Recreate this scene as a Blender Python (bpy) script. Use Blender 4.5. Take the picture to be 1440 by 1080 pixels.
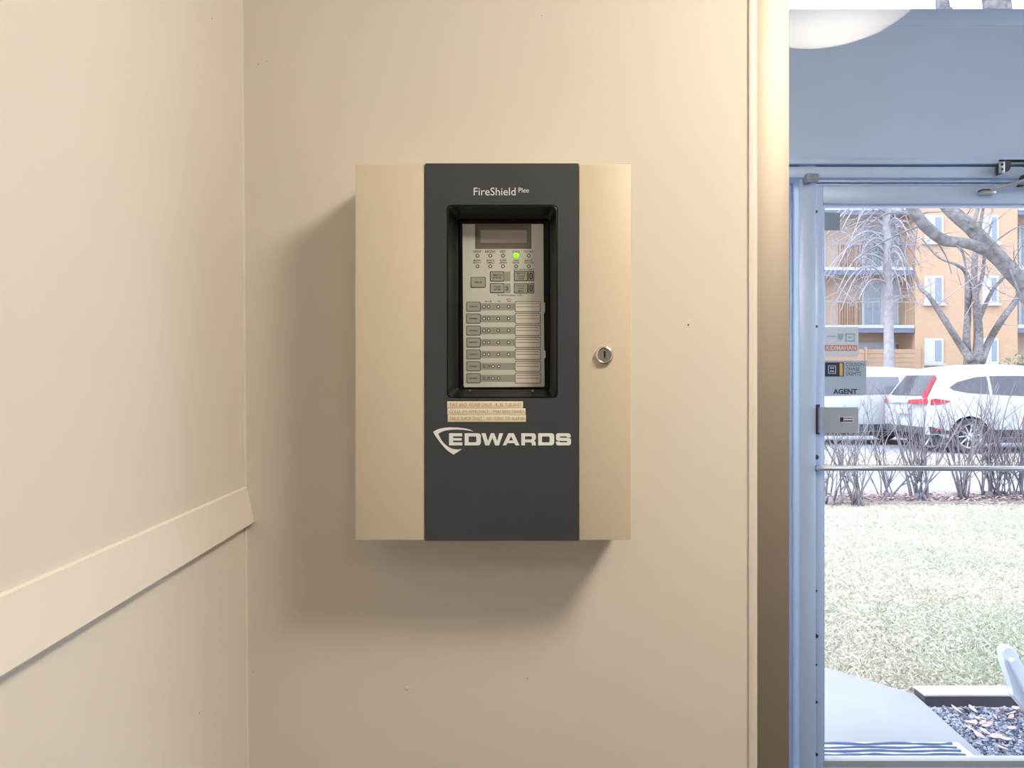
import bpy, bmesh, math, random
from mathutils import Vector, Matrix

for o in list(bpy.data.objects):
    bpy.data.objects.remove(o, do_unlink=True)
scene = bpy.context.scene
C = scene.collection
R = random.Random(11)

# ------------------------------------------------------------------ camera
CAMZ, F = 1.36, 1080.0                      # eye height (m), focal length in pixels of the 1440 x 1080 frame
cam = bpy.data.cameras.new('camera')
cam.sensor_width = 36.0
cam.lens = 36.0 * F / 1440.0
cam.clip_start = 0.02
cam.clip_end = 300
camo = bpy.data.objects.new('camera', cam)
camo.location = (0, 0, CAMZ)
camo.rotation_euler = (math.pi / 2, 0, 0)
C.objects.link(camo)
scene.camera = camo

# ------------------------------------------------------------------ overcast sky and soft sun
SKY = 4.0
world = bpy.data.worlds.new('overcast_sky')
scene.world = world
world.use_nodes = True
wn = world.node_tree.nodes
wn['Background'].inputs['Color'].default_value = (0.80, 0.89, 1.0, 1)
wn['Background'].inputs['Strength'].default_value = SKY
sun = bpy.data.lights.new('hazy_sun', 'SUN')
sun.energy = 3.2
sun.angle = math.radians(25)
sun.color = (1.0, 0.95, 0.9)
suno = bpy.data.objects.new('hazy_sun', sun)
suno.rotation_euler = (math.radians(14), math.radians(-44), 0)
C.objects.link(suno)

# ------------------------------------------------------------------ exposure
vs = scene.view_settings
vs.view_transform = 'Standard'
vs.look = 'None'
vs.gamma = 1.0
vs.exposure = 0.0
vs.use_curve_mapping = False

LAMP = 40.5                                  # radiance of the hall lamp; the added fill lamp takes a fraction
LAMP_COL = (1.0, 0.87, 0.69)

# ------------------------------------------------------------------ helpers
def P(px, py, Y):
    """photograph pixel -> point in the plane y = Y (a measuring aid: 1 px = Y / 1080 m)"""
    return Vector(((px - 720.0) * Y / F, Y, CAMZ - (py - 540.0) * Y / F))

WL = {}
def empty(name, loc, parent=None):
    o = bpy.data.objects.new(name, None)
    o.empty_display_size = 0.05
    C.objects.link(o)
    o.location = loc
    WL[o] = Vector(loc)
    if parent:
        o.parent = parent
        o.matrix_parent_inverse = Matrix.Translation(-WL[parent])
    return o

def tag(o, label=None, cat=None, group=None, kind=None):
    if label: o['label'] = label
    if cat: o['category'] = cat
    if group: o['group'] = group
    if kind: o['kind'] = kind
    return o

def link_mesh(name, me, loc, parent=None):
    o = bpy.data.objects.new(name, me)
    C.objects.link(o)
    o.location = loc
    WL[o] = Vector(loc)
    if parent:
        o.parent = parent
        o.matrix_parent_inverse = Matrix.Translation(-WL[parent])
    return o

def done(name, bm, mats, parent=None, smooth=False, origin=None, fix=True):
    """world-space bmesh -> object with its origin at the middle of its base"""
    if fix:
        bmesh.ops.recalc_face_normals(bm, faces=bm.faces[:])
    xs = [v.co for v in bm.verts]
    lo = Vector((min(v.x for v in xs), min(v.y for v in xs), min(v.z for v in xs)))
    hi = Vector((max(v.x for v in xs), max(v.y for v in xs), max(v.z for v in xs)))
    c = origin or Vector(((lo.x + hi.x) / 2, (lo.y + hi.y) / 2, lo.z))
    bmesh.ops.translate(bm, verts=bm.verts[:], vec=-c)
    me = bpy.data.meshes.new(name)
    bm.to_mesh(me)
    bm.free()
    for m in (mats if isinstance(mats, (list, tuple)) else [mats]):
        me.materials.append(m)
    if smooth:
        me.polygons.foreach_set('use_smooth', [True] * len(me.polygons))
        if smooth != 'all':
            me.set_sharp_from_angle(angle=math.radians(38))
    return link_mesh(name, me, c, parent)

def add_box(bm, x0, x1, y0, y1, z0, z1, bevel=0, mi=0, seg=2):
    r = bmesh.ops.create_cube(bm, size=1)
    vs_ = r['verts']
    for v in vs_:
        v.co = Vector(((x0 + x1) / 2 + v.co.x * (x1 - x0), (y0 + y1) / 2 + v.co.y * (y1 - y0), (z0 + z1) / 2 + v.co.z * (z1 - z0)))
    fs = set(f for v in vs_ for f in v.link_faces)
    for f in fs: f.material_index = mi
    if bevel:
        es = set(e for v in vs_ for e in v.link_edges)
        rr = bmesh.ops.bevel(bm, geom=list(es), offset=bevel, segments=seg, affect='EDGES', profile=0.5)
        for f in rr['faces']: f.material_index = mi

def box(name, x0, x1, y0, y1, z0, z1, m, parent=None, bevel=0, smooth=None):
    bm = bmesh.new()
    add_box(bm, x0, x1, y0, y1, z0, z1, bevel)
    return done(name, bm, m, parent, smooth=bool(bevel) if smooth is None else smooth)

def prect(px0, px1, py0, py1, Y):
    a, b = P(px0, py1, Y), P(px1, py0, Y)
    return a.x, b.x, a.z, b.z

def pbox(name, px0, px1, py0, py1, Yf, depth, m, parent=None, bevel=0, Yref=None):
    """box whose front face measures px0..px1, py0..py1 in the plane Yref (default its own front)"""
    x0, x1, z0, z1 = prect(px0, px1, py0, py1, Yref or Yf)
    return box(name, x0, x1, Yf, Yf + depth, z0, z1, m, parent, bevel)

def add_prism(bm, pts, y0, y1, mi=0):
    """pts (x, z) outline extruded in y"""
    a = [bm.verts.new((x, y0, z)) for x, z in pts]
    b = [bm.verts.new((x, y1, z)) for x, z in pts]
    n = len(pts)
    fs = [bm.faces.new(a), bm.faces.new(list(reversed(b)))]
    for i in range(n):
        fs.append(bm.faces.new((a[i], b[i], b[(i + 1) % n], a[(i + 1) % n])))
    for f in fs: f.material_index = mi

def add_tube(bm, pts, radii, seg=6, cap=True, mi=0):
    rings = []
    n = len(pts)
    prev = None
    for i, p in enumerate(pts):
        t = (pts[min(i + 1, n - 1)] - pts[max(i - 1, 0)])
        if t.length < 1e-9: t = Vector((0, 0, 1))
        t.normalize()
        if prev is None:
            up = Vector((0, 0, 1)) if abs(t.z) < 0.9 else Vector((1, 0, 0))
            u = t.cross(up).normalized()
        else:
            u = (prev - t * prev.dot(t))
            u = u.normalized() if u.length > 1e-6 else t.orthogonal().normalized()
        prev = u
        w = t.cross(u)
        r = radii[i] if isinstance(radii, (list, tuple)) else radii
        rings.append([bm.verts.new(p + (u * math.cos(2 * math.pi * k / seg) + w * math.sin(2 * math.pi * k / seg)) * r) for k in range(seg)])
    for i in range(n - 1):
        for k in range(seg):
            f = bm.faces.new((rings[i][k], rings[i][(k + 1) % seg], rings[i + 1][(k + 1) % seg], rings[i + 1][k]))
            f.material_index = mi
    if cap:
        bm.faces.new(list(reversed(rings[0]))).material_index = mi
        bm.faces.new(rings[-1]).material_index = mi

def add_disc(bm, c, r, y0, y1, seg=20, mi=0, r2=None):
    """short cylinder with axis along y"""
    add_tube(bm, [Vector((c.x, y0, c.z)), Vector((c.x, y1, c.z))], [r, r2 or r], seg, True, mi)

def rrect(x0, x1, z0, z1, r, n=4):
    pts = []
    for cx, cz, a0 in ((x1 - r, z1 - r, 0), (x0 + r, z1 - r, 90), (x0 + r, z0 + r, 180), (x1 - r, z0 + r, 270)):
        for k in range(n + 1):
            a = math.radians(a0 + 90 * k / n)
            pts.append((cx + r * math.cos(a), cz + r * math.sin(a)))
    return pts

# ------------------------------------------------------------------ materials
def mat(name, col, rough=0.5, metal=0.0, spec=0.5, noise=0.0, nscale=8.0, bump=0.0, bscale=200.0, bdist=0.001, col2=None, coat=0.0, island=0.0, detail=4):
    m = bpy.data.materials.new(name)
    m.use_nodes = True
    nt = m.node_tree
    b = nt.nodes['Principled BSDF']
    b.inputs['Base Color'].default_value = (*col, 1)
    b.inputs['Roughness'].default_value = rough
    b.inputs['Metallic'].default_value = metal
    b.inputs['Specular IOR Level'].default_value = spec
    b.inputs['Coat Weight'].default_value = coat
    tc = nt.nodes.new('ShaderNodeTexCoord')
    c2 = col2 or tuple(c * (1 - noise) for c in col)
    if noise or col2:
        n = nt.nodes.new('ShaderNodeTexNoise')
        n.inputs['Scale'].default_value = nscale
        n.inputs['Detail'].default_value = detail
        nt.links.new(tc.outputs['Object'], n.inputs['Vector'])
        ramp = nt.nodes.new('ShaderNodeValToRGB')
        ramp.color_ramp.elements[0].position = 0.35
        ramp.color_ramp.elements[1].position = 0.65
        ramp.color_ramp.elements[0].color = (*c2, 1)
        ramp.color_ramp.elements[1].color = (*col, 1)
        if island:
            g = nt.nodes.new('ShaderNodeNewGeometry')
            mx = nt.nodes.new('ShaderNodeMath')
            mx.operation = 'MULTIPLY_ADD'
            mx.inputs[1].default_value = island
            nt.links.new(g.outputs['Random Per Island'], mx.inputs[0])
            sb = nt.nodes.new('ShaderNodeMath')
            sb.operation = 'SUBTRACT'
            sb.inputs[1].default_value = island / 2
            nt.links.new(n.outputs['Fac'], sb.inputs[0])
            nt.links.new(sb.outputs[0], mx.inputs[2])
            nt.links.new(mx.outputs[0], ramp.inputs['Fac'])
        else:
            nt.links.new(n.outputs['Fac'], ramp.inputs['Fac'])
        nt.links.new(ramp.outputs['Color'], b.inputs['Base Color'])
    if bump:
        n2 = nt.nodes.new('ShaderNodeTexNoise')
        n2.inputs['Scale'].default_value = bscale
        n2.inputs['Detail'].default_value = 3
        nt.links.new(tc.outputs['Object'], n2.inputs['Vector'])
        bp = nt.nodes.new('ShaderNodeBump')
        bp.inputs['Strength'].default_value = bump
        bp.inputs['Distance'].default_value = bdist
        nt.links.new(n2.outputs['Fac'], bp.inputs['Height'])
        nt.links.new(bp.outputs['Normal'], b.inputs['Normal'])
    return m

def emit(name, col, strength):
    m = bpy.data.materials.new(name)
    m.use_nodes = True
    b = m.node_tree.nodes['Principled BSDF']
    b.inputs['Base Color'].default_value = (*col, 1)
    b.inputs['Emission Color'].default_value = (*col, 1)
    b.inputs['Emission Strength'].default_value = strength
    return m

def glass(name, tint, refl, haze=None):
    """thin clear pane: mostly passes light straight through, mirrors a little of it"""
    m = bpy.data.materials.new(name)
    m.use_nodes = True
    nt = m.node_tree
    nt.nodes.remove(nt.nodes['Principled BSDF'])
    out = nt.nodes['Material Output']
    tr = nt.nodes.new('ShaderNodeBsdfTransparent')
    tr.inputs['Color'].default_value = (*tint, 1)
    gl = nt.nodes.new('ShaderNodeBsdfGlossy')
    gl.inputs['Roughness'].default_value = 0.0
    fr = nt.nodes.new('ShaderNodeFresnel')
    fr.inputs['IOR'].default_value = 1.45
    mu = nt.nodes.new('ShaderNodeMath')
    mu.operation = 'MULTIPLY'
    mu.inputs[1].default_value = refl
    mx = nt.nodes.new('ShaderNodeMixShader')
    nt.links.new(fr.outputs['Fac'], mu.inputs[0])
    nt.links.new(mu.outputs[0], mx.inputs['Fac'])
    nt.links.new(tr.outputs[0], mx.inputs[1])
    nt.links.new(gl.outputs[0], mx.inputs[2])
    nt.links.new(mx.outputs[0], out.inputs['Surface'])
    return m

def brick_mat(name, c1, c2, mortar, scale):
    m = mat(name, c1, 0.9)
    nt = m.node_tree
    tc = nt.nodes.new('ShaderNodeTexCoord')
    mp = nt.nodes.new('ShaderNodeMapping')
    mp.inputs['Rotation'].default_value = (math.radians(90), 0, 0)
    br = nt.nodes.new('ShaderNodeTexBrick')
    br.inputs['Color1'].default_value = (*c1, 1)
    br.inputs['Color2'].default_value = (*c2, 1)
    br.inputs['Mortar'].default_value = (*mortar, 1)
    br.inputs['Scale'].default_value = scale
    br.inputs['Mortar Size'].default_value = 0.012
    nt.links.new(tc.outputs['Object'], mp.inputs['Vector'])
    nt.links.new(mp.outputs[0], br.inputs['Vector'])
    nt.links.new(br.outputs['Color'], nt.nodes['Principled BSDF'].inputs['Base Color'])
    return m

M = {}
M['wall'] = mat('beige_wall_paint', (0.74, 0.70, 0.645), 0.52, spec=0.35, noise=0.03, nscale=2.0, bump=0.10, bscale=130, bdist=0.0012)
M['wall_far'] = mat('taupe_wall_paint', (0.24, 0.23, 0.22), 0.6, spec=0.3, noise=0.03, nscale=2.0)
M['trim'] = mat('beige_trim_paint', (0.76, 0.72, 0.665), 0.42, spec=0.4, bump=0.06, bscale=60, bdist=0.001)
M['jamb'] = mat('taupe_metal_jamb', (0.44, 0.39, 0.335), 0.56, metal=0.85, spec=0.6, bump=0.05, bscale=90, bdist=0.001)
M['ceiling'] = mat('white_ceiling_paint', (0.66, 0.64, 0.60), 0.9, bump=0.1, bscale=80)
M['floor'] = mat('speckled_terrazzo', (0.09, 0.09, 0.095), 0.5, noise=0.35, nscale=60)
M['box'] = mat('cream_powder_coat', (0.69, 0.61, 0.485), 0.42, spec=0.35, bump=0.05, bscale=500, bdist=0.0004)
M['box_in'] = mat('cream_box_shell', (0.60, 0.49, 0.33), 0.5)
M['plate'] = mat('charcoal_powder_coat', (0.050, 0.058, 0.069), 0.42, spec=0.5, noise=0.06, nscale=6, bump=0.08, bscale=700, bdist=0.0003)
M['bezel'] = mat('black_moulded_plastic', (0.007, 0.007, 0.0075), 0.34, spec=0.4, bump=0.08, bscale=600, bdist=0.0003)
M['module'] = mat('grey_membrane', (0.60, 0.62, 0.58), 0.42, spec=0.4)
M['module_dark'] = mat('membrane_band', (0.335, 0.34, 0.305), 0.45)
M['button'] = mat('membrane_button', (0.36, 0.365, 0.325), 0.45)
M['outline'] = mat('printed_outline', (0.055, 0.05, 0.04), 0.6)
M['ink'] = mat('printed_ink', (0.04, 0.036, 0.03), 0.6)
M['paper'] = mat('insert_paper', (0.74, 0.69, 0.63), 0.5)
M['lens'] = mat('led_lens', (0.72, 0.72, 0.66), 0.3)
M['led_on'] = emit('lit_green_led', (0.26, 1.0, 0.01), 0.95)
M['lcd_bezel'] = mat('lcd_surround', (0.16, 0.145, 0.12), 0.4)
M['lcd'] = mat('lcd_glass', (0.42, 0.38, 0.39), 0.25)
M['silver'] = mat('silver_print', (0.84, 0.88, 0.90), 0.45)
M['tape'] = mat('cream_label_tape', (0.84, 0.76, 0.61), 0.5)
M['tape_ink'] = mat('embossed_tape_ink', (0.42, 0.32, 0.2), 0.6)
M['chrome'] = mat('lock_chrome', (0.72, 0.68, 0.64), 0.25, metal=1.0)
M['chrome_face'] = mat('lock_face', (0.45, 0.42, 0.41), 0.4, metal=0.9)
M['black'] = mat('black_void', (0.008, 0.008, 0.008), 0.7)
M['frame'] = mat('sky_tinted_aluminium', (0.53, 0.66, 0.93), 0.38, metal=0.15, spec=0.5, noise=0.05, nscale=3)  # grey aluminium with blue daylight put into its colour
M['frame_dark'] = mat('dark_blue_gasket', (0.035, 0.045, 0.085), 0.5)
M['spandrel'] = mat('blue_grey_panel', (0.54, 0.66, 0.91), 0.4, spec=0.4, noise=0.05, nscale=3)
M['closer'] = mat('closer_steel', (0.55, 0.58, 0.64), 0.3, metal=0.7)
M['bracket'] = mat('bracket_steel', (0.30, 0.34, 0.42), 0.5, metal=0.3)
M['closer_dark'] = mat('closer_dark_steel', (0.06, 0.065, 0.085), 0.4, metal=0.3)
M['pane'] = glass('clear_pane', (0.97, 0.985, 1.0), 1.3)
M['inner_pane'] = glass('clear_inner_pane', (0.97, 0.985, 1.0), 0.32)
M['sticker'] = mat('grey_sticker', (0.42, 0.51, 0.67), 0.4)
M['sticker_blue'] = mat('slate_sticker', (0.24, 0.32, 0.42), 0.4)
M['sticker_pale'] = mat('pale_sticker', (0.66, 0.73, 0.86), 0.4)
M['sticker_teal'] = mat('teal_print', (0.32, 0.48, 0.56), 0.5)
M['sticker_red'] = mat('red_band_print', (0.62, 0.25, 0.27), 0.5)
M['sticker_navy'] = mat('navy_print', (0.02, 0.03, 0.07), 0.5)
M['sticker_gold'] = mat('gold_print', (0.75, 0.45, 0.12), 0.5)
M['sticker_white'] = mat('white_print', (0.75, 0.76, 0.80), 0.5)
# outdoors
M['lawn'] = mat('dry_lawn_soil', (0.50, 0.46, 0.41), 0.95, col2=(0.46, 0.46, 0.40), nscale=1.2)
M['grass'] = mat('bleached_grass', (0.54, 0.50, 0.43), 0.9, col2=(0.40, 0.42, 0.34), nscale=0.9, island=0.5)
M['concrete'] = mat('pale_concrete', (0.27, 0.27, 0.285), 0.9, noise=0.10, nscale=2.5, bump=0.2, bscale=60)
M['asphalt'] = mat('pale_asphalt', (0.30, 0.305, 0.345), 0.95, noise=0.12, nscale=1.0)
M['verge'] = mat('straw_verge', (0.38, 0.34, 0.28), 0.95, noise=0.15, nscale=3)
M['mulch'] = mat('leaf_litter', (0.36, 0.29, 0.29), 0.95, col2=(0.22, 0.17, 0.17), nscale=12)
M['litter'] = mat('litter_flakes', (0.46, 0.36, 0.35), 0.95, col2=(0.25, 0.18, 0.17), nscale=5, island=0.8)
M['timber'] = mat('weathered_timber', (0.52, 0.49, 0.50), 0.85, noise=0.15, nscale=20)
M['timber_dark'] = mat('dark_face_timber', (0.055, 0.05, 0.065), 0.85)  # front of the edging board, darker than its top
M['soil'] = mat('dark_soil', (0.10, 0.10, 0.13), 0.95)
M['gravel'] = mat('blue_grey_gravel', (0.36, 0.37, 0.44), 0.9, col2=(0.12, 0.13, 0.19), nscale=10, island=0.9)
M['leaf'] = mat('dead_leaf', (0.55, 0.44, 0.42), 0.9, noise=0.3, nscale=30)
M['mat_pale'] = mat('mat_pale_rubber', (0.48, 0.52, 0.58), 0.8)
M['mat_rib'] = mat('mat_dark_rib', (0.10, 0.13, 0.22), 0.8)
M['white_wood'] = mat('white_painted_wood', (0.55, 0.57, 0.62), 0.6)
M['bark'] = mat('grey_bark', (0.21, 0.195, 0.21), 0.95, noise=0.5, nscale=14, bump=0.5, bscale=25, bdist=0.01)
M['birch'] = mat('pale_birch_bark', (0.33, 0.315, 0.355), 0.9, noise=0.25, nscale=6)
M['twig'] = mat('pale_twig', (0.34, 0.31, 0.36), 0.95)
M['shrub'] = mat('shrub_stem', (0.24, 0.215, 0.25), 0.95, noise=0.3, nscale=5)
M['brick'] = brick_mat('peach_brick', (0.44, 0.29, 0.20), (0.41, 0.265, 0.18), (0.42, 0.32, 0.25), 4.5)
M['brick_in'] = brick_mat('peach_brick_recess', (0.46, 0.35, 0.29), (0.43, 0.325, 0.27), (0.45, 0.38, 0.34), 4.5)
M['siding'] = mat('orange_wood_siding', (0.38, 0.235, 0.155), 0.8, noise=0.2, nscale=4)
M['fence'] = mat('orange_fence_board', (0.37, 0.245, 0.175), 0.85, noise=0.15, nscale=3)
M['bwhite'] = mat('white_window_frame', (0.42, 0.43, 0.47), 0.6)
M['slab'] = mat('pale_balcony_edge', (0.38, 0.39, 0.43), 0.8)
M['slab_dark'] = mat('slate_balcony_fascia', (0.13, 0.14, 0.22), 0.8)
M['rail'] = mat('grey_balcony_rail', (0.25, 0.25, 0.29), 0.6)
M['bglass'] = mat('far_window_glass', (0.16, 0.19, 0.25), 0.12, spec=0.8)
M['curtain'] = mat('drawn_curtain', (0.45, 0.46, 0.54), 0.8)
M['car'] = mat('white_car_paint', (0.42, 0.44, 0.47), 0.25, spec=0.5, coat=0.3)
M['car_glass'] = mat('car_glass', (0.15, 0.15, 0.19), 0.1, spec=0.7)
M['car_trim'] = mat('car_dark_trim', (0.06, 0.06, 0.075), 0.6)
M['tail'] = mat('red_tail_lamp', (0.60, 0.03, 0.06), 0.25)
M['tyre'] = mat('tyre_rubber', (0.035, 0.035, 0.04), 0.8)
M['alloy'] = mat('alloy_wheel', (0.50, 0.50, 0.54), 0.35, metal=0.6)
M['evergreen'] = mat('evergreen_leaf', (0.10, 0.16, 0.08), 0.8, col2=(0.18, 0.24, 0.13), nscale=3, island=0.8)
def lamp_mat(name, power):
    # opal glass: brightest over the bulb at its middle, dimmer towards the rim
    m = emit(name, LAMP_COL, power)
    nt = m.node_tree
    tc = nt.nodes.new('ShaderNodeTexCoord')
    sx = nt.nodes.new('ShaderNodeVectorMath'); sx.operation = 'MULTIPLY'
    sx.inputs[1].default_value = (1, 1, 0)
    ln = nt.nodes.new('ShaderNodeVectorMath'); ln.operation = 'LENGTH'
    mr = nt.nodes.new('ShaderNodeMapRange')
    mr.interpolation_type = 'SMOOTHSTEP'
    mr.inputs['From Min'].default_value = 0.03
    mr.inputs['From Max'].default_value = 0.22
    mr.inputs['To Min'].default_value = 2.2 * power
    mr.inputs['To Max'].default_value = 0.85 * power
    nt.links.new(tc.outputs['Object'], sx.inputs[0])
    nt.links.new(sx.outputs['Vector'], ln.inputs[0])
    nt.links.new(ln.outputs['Value'], mr.inputs['Value'])
    nt.links.new(mr.outputs['Result'], nt.nodes['Principled BSDF'].inputs['Emission Strength'])
    return m
M['lamp'] = lamp_mat('opal_lamp_glass', LAMP)
M['lamp_fill'] = lamp_mat('fill_lamp_glass', LAMP * 0.20)  # glow of the added fill lamp
M['brass'] = mat('lamp_metal', (0.5, 0.45, 0.36), 0.35, metal=0.9)

# ------------------------------------------------------------------ lettering
def shape_mesh(curve):
    o = bpy.data.objects.new('tmp', curve)
    C.objects.link(o)
    dg = bpy.context.evaluated_depsgraph_get()
    me = bpy.data.meshes.new_from_object(o.evaluated_get(dg))
    bpy.data.objects.remove(o, do_unlink=True)
    bpy.data.curves.remove(curve)
    return me

def text_verts(s, weight=0.0):
    cu = bpy.data.curves.new('t', 'FONT')
    cu.body = s
    cu.fill_mode = 'FRONT'
    cu.offset = weight
    cu.resolution_u = 3
    me = shape_mesh(cu)
    vs_ = [v.co.copy() for v in me.vertices]
    fs = [tuple(p.vertices) for p in me.polygons]
    bpy.data.meshes.remove(me)
    return vs_, fs

def add_text(bm, s, px0, px1, py0, py1, Y, Yref=None, weight=0.0, mi=0):
    """text fitted to a measured rectangle, standing in plane y = Y and facing the room"""
    vs_, fs = text_verts(s, weight)
    if not vs_: return
    x0 = min(v.x for v in vs_); x1 = max(v.x for v in vs_)
    y0 = min(v.y for v in vs_); y1 = max(v.y for v in vs_)
    X0, X1, Z0, Z1 = prect(px0, px1, py0, py1, Yref or Y)
    bv = [bm.verts.new((X0 + (v.x - x0) / (x1 - x0) * (X1 - X0), Y, Z0 + (v.y - y0) / (y1 - y0) * (Z1 - Z0))) for v in vs_]
    for f in fs:
        try:
            bm.faces.new([bv[i] for i in f]).material_index = mi
        except ValueError:
            pass

def add_shape(bm, loops, Y, depth=0.0004, Yref=None):
    """flat raised shape with holes; loops in photograph pixels"""
    cu = bpy.data.curves.new('s', 'CURVE')
    cu.dimensions = '2D'
    cu.fill_mode = 'BOTH'
    cu.extrude = depth / 2
    for lp in loops:
        sp = cu.splines.new('POLY')
        sp.points.add(len(lp) - 1)
        for i, (px, py) in enumerate(lp):
            p = P(px, py, Yref or Y)
            sp.points[i].co = (p.x, p.z, 0, 1)
        sp.use_cyclic_u = True
    me = shape_mesh(cu)
    bv = [bm.verts.new((v.co.x, Y - v.co.z, v.co.y)) for v in me.vertices]
    for p in me.polygons:
        try: bm.faces.new([bv[i] for i in p.vertices])
        except ValueError: pass
    bpy.data.meshes.remove(me)

# ================================================================== THE ROOM
WY = 1.18                        # the wall that carries the panel
DY = 2.40                        # the entrance door
CEIL = 2.72
XR = 2.30
def struct(o, label):
    return tag(o, label, None, None, 'structure')

def wall(name, x0, x1, y0, y1, z0, z1, m, label, parent=None):
    o = box(name, x0, x1, y0, y1, z0, z1, m, parent)
    return struct(o, label) if label else o

struct(box('floor', -0.6, XR + 0.1, -3.1, DY + 0.09, -0.08, 0.0, M['floor']), 'speckled hall floor below the view')
struct(box('ceiling', -0.6, XR + 0.1, -3.1, DY + 0.09, CEIL, CEIL + 0.08, M['ceiling']), 'plain white ceiling over the entrance hall')
struct(box('wall_back', -0.6, XR + 0.1, -3.1, -3.0, 0, CEIL, M['wall_far']), 'taupe wall behind the viewer')
struct(box('wall_right', XR, XR + 0.1, -3.0, WY + 0.12, 0, CEIL, M['wall']), 'beige wall on the right of the hall')

# left wall: a hair out of square and out of plumb, as in the photograph
xt, xb = P(339.0, 540, WY).x, P(347, 540, WY).x
def left_x(y, z):
    t = (z - (CAMZ - 0.59)) / 1.18
    return xb + (xt - xb) * t + 0.0407 * (WY - y)
bm = bmesh.new()
v = {}
for y in (-3.0, WY + 0.1):
    for z in (0, CEIL):
        for k, off in enumerate((0, -0.1)):
            v[(y, z, k)] = bm.verts.new((left_x(y, z) + off, y, z))
a, b_ = -3.0, WY + 0.1
for q in (((a, 0, 0), (b_, 0, 0), (b_, CEIL, 0), (a, CEIL, 0)), ((a, 0, 1), (b_, 0, 1), (b_, CEIL, 1), (a, CEIL, 1)),
          ((a, 0, 0), (a, 0, 1), (a, CEIL, 1), (a, CEIL, 0)), ((b_, 0, 0), (b_, 0, 1), (b_, CEIL, 1), (b_, CEIL, 0)),
          ((a, 0, 0), (b_, 0, 0), (b_, 0, 1), (a, 0, 1)), ((a, CEIL, 0), (b_, CEIL, 0), (b_, CEIL, 1), (a, CEIL, 1))):
    bm.faces.new([v[i] for i in q])
wl = struct(done('wall_left', bm, M['wall']), 'beige painted side wall with a chair rail, left of the panel')

# main wall
xe = P(1065, 540, WY).x
wf = struct(box('wall_front', xt - 0.02, xe, WY, WY + 0.12, 0, CEIL, M['wall']), 'beige painted wall carrying the alarm panel')
# side of the lobby behind that wall
struct(box('wall_lobby', xe - 0.10, xe, WY + 0.12, DY + 0.09, 0, CEIL, M['wall']), 'beige side wall of the lobby hidden behind the panel wall')

# caulk bead in the corner
bm = bmesh.new()
add_tube(bm, [Vector((left_x(WY, z) + 0.0006, WY - 0.0006, z)) for z in (0.0, 0.9, 1.8, CEIL)], 0.0028, 8)
done('caulk_bead', bm, M['trim'], wl, smooth=True)

# chair rail: thin at the top, thicker at its lower edge
bm = bmesh.new()
def rail_ring(y):
    pts = []
    ztop = CAMZ - (684 - 540) * WY / F
    zbot = CAMZ - (735.5 - 540) * WY / F
    for off, z in ((-0.002, ztop), (0.0018, ztop), (0.004, ztop - 0.002), (0.0145, zbot + 0.002), (0.013, zbot), (-0.002, zbot)):
        pts.append(bm.verts.new((left_x(y, z) + off, y, z)))
    return pts
ys = [WY, WY - 0.004] + [WY - 0.15 * i for i in range(1, 27)]
rings = [rail_ring(y) for y in ys]
for i in range(len(rings) - 1):
    for k in range(6):
        bm.faces.new((rings[i][k], rings[i][(k + 1) % 6], rings[i + 1][(k + 1) % 6], rings[i + 1][k]))
bm.faces.new(rings[0]); bm.faces.new(list(reversed(rings[-1])))
struct(done('trim_1', bm, M['trim']), 'beige chair rail running along the left wall')

# slim casing strip at the free end of the panel wall
x0, x1, _, _ = prect(1052, 1062.5, 0, 1, WY)
struct(box('trim_2', x0, x1, WY - 0.0035, WY + 0.001, 0, CEIL, M['trim'], bevel=0.0012), 'slim vertical beige casing at the end of the panel wall')

# nail holes and paint pips in the walls
def pip(px, py, r, mm):
    bm = bmesh.new()
    c = P(px, py, WY)
    bmesh.ops.create_icosphere(bm, subdivisions=1, radius=r)
    for vv in bm.verts:
        vv.co = Vector((vv.co.x, vv.co.y * 0.35, vv.co.z)) + Vector((c.x, WY, c.z))
    done('paint_blemish', bm, mm, wf, smooth=True)
for px, py, r, k in ((968, 457, 0.0017, 'outline'), (970, 459, 0.0026, 'trim'), (363, 90, 0.0012, 'button'), (375, 86, 0.001, 'button'), (742, 954, 0.0013, 'button'),
                     (572, 968, 0.004, 'wall'), (762, 22, 0.0012, 'button'), (356, 945, 0.0012, 'button'), (895, 783, 0.002, 'wall')):
    pip(px, py, r, M[k])
for yy, zz in ((0.985, 0.938), (1.05, 1.86)):
    bm = bmesh.new()
    bmesh.ops.create_icosphere(bm, subdivisions=1, radius=0.0016)
    for vv in bm.verts:
        vv.co = Vector((vv.co.x * 0.35 + left_x(yy, zz), vv.co.y + yy, vv.co.z + zz))
    done('paint_blemish', bm, M['button'], wl, smooth=True)

# glazed screen beside the panel wall: metal jamb and a clear pane
PY_ = 1.25
JY = 1.192
gx0, gx1 = P(1066, 0, JY).x - 0.004, P(1110, 0, JY).x
win = struct(empty('window_1', (gx1, PY_, 0)), 'clear glass screen with a taupe jamb beside the panel wall')
box('jamb', gx0 - 0.006, gx1, JY, JY + 0.11, 0.0, CEIL, M['jamb'], win, bevel=0.0012)
box('jamb', XR - 0.05, XR, JY, JY + 0.11, 0.0, CEIL, M['jamb'], win, bevel=0.0012)
box('bottom_rail', gx1, XR - 0.05, JY, JY + 0.11, 0.0, 0.08, M['jamb'], win, bevel=0.0012)
box('head_rail', gx1, XR - 0.05, JY, JY + 0.11, CEIL - 0.06, CEIL, M['jamb'], win, bevel=0.0012)
bm = bmesh.new()
vv = [bm.verts.new(p) for p in ((gx1, PY_, 0.08), (XR - 0.05, PY_, 0.08), (XR - 0.05, PY_, CEIL - 0.06), (gx1, PY_, CEIL - 0.06))]
bm.faces.new(vv)
done('pane', bm, M['inner_pane'], win)
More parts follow.
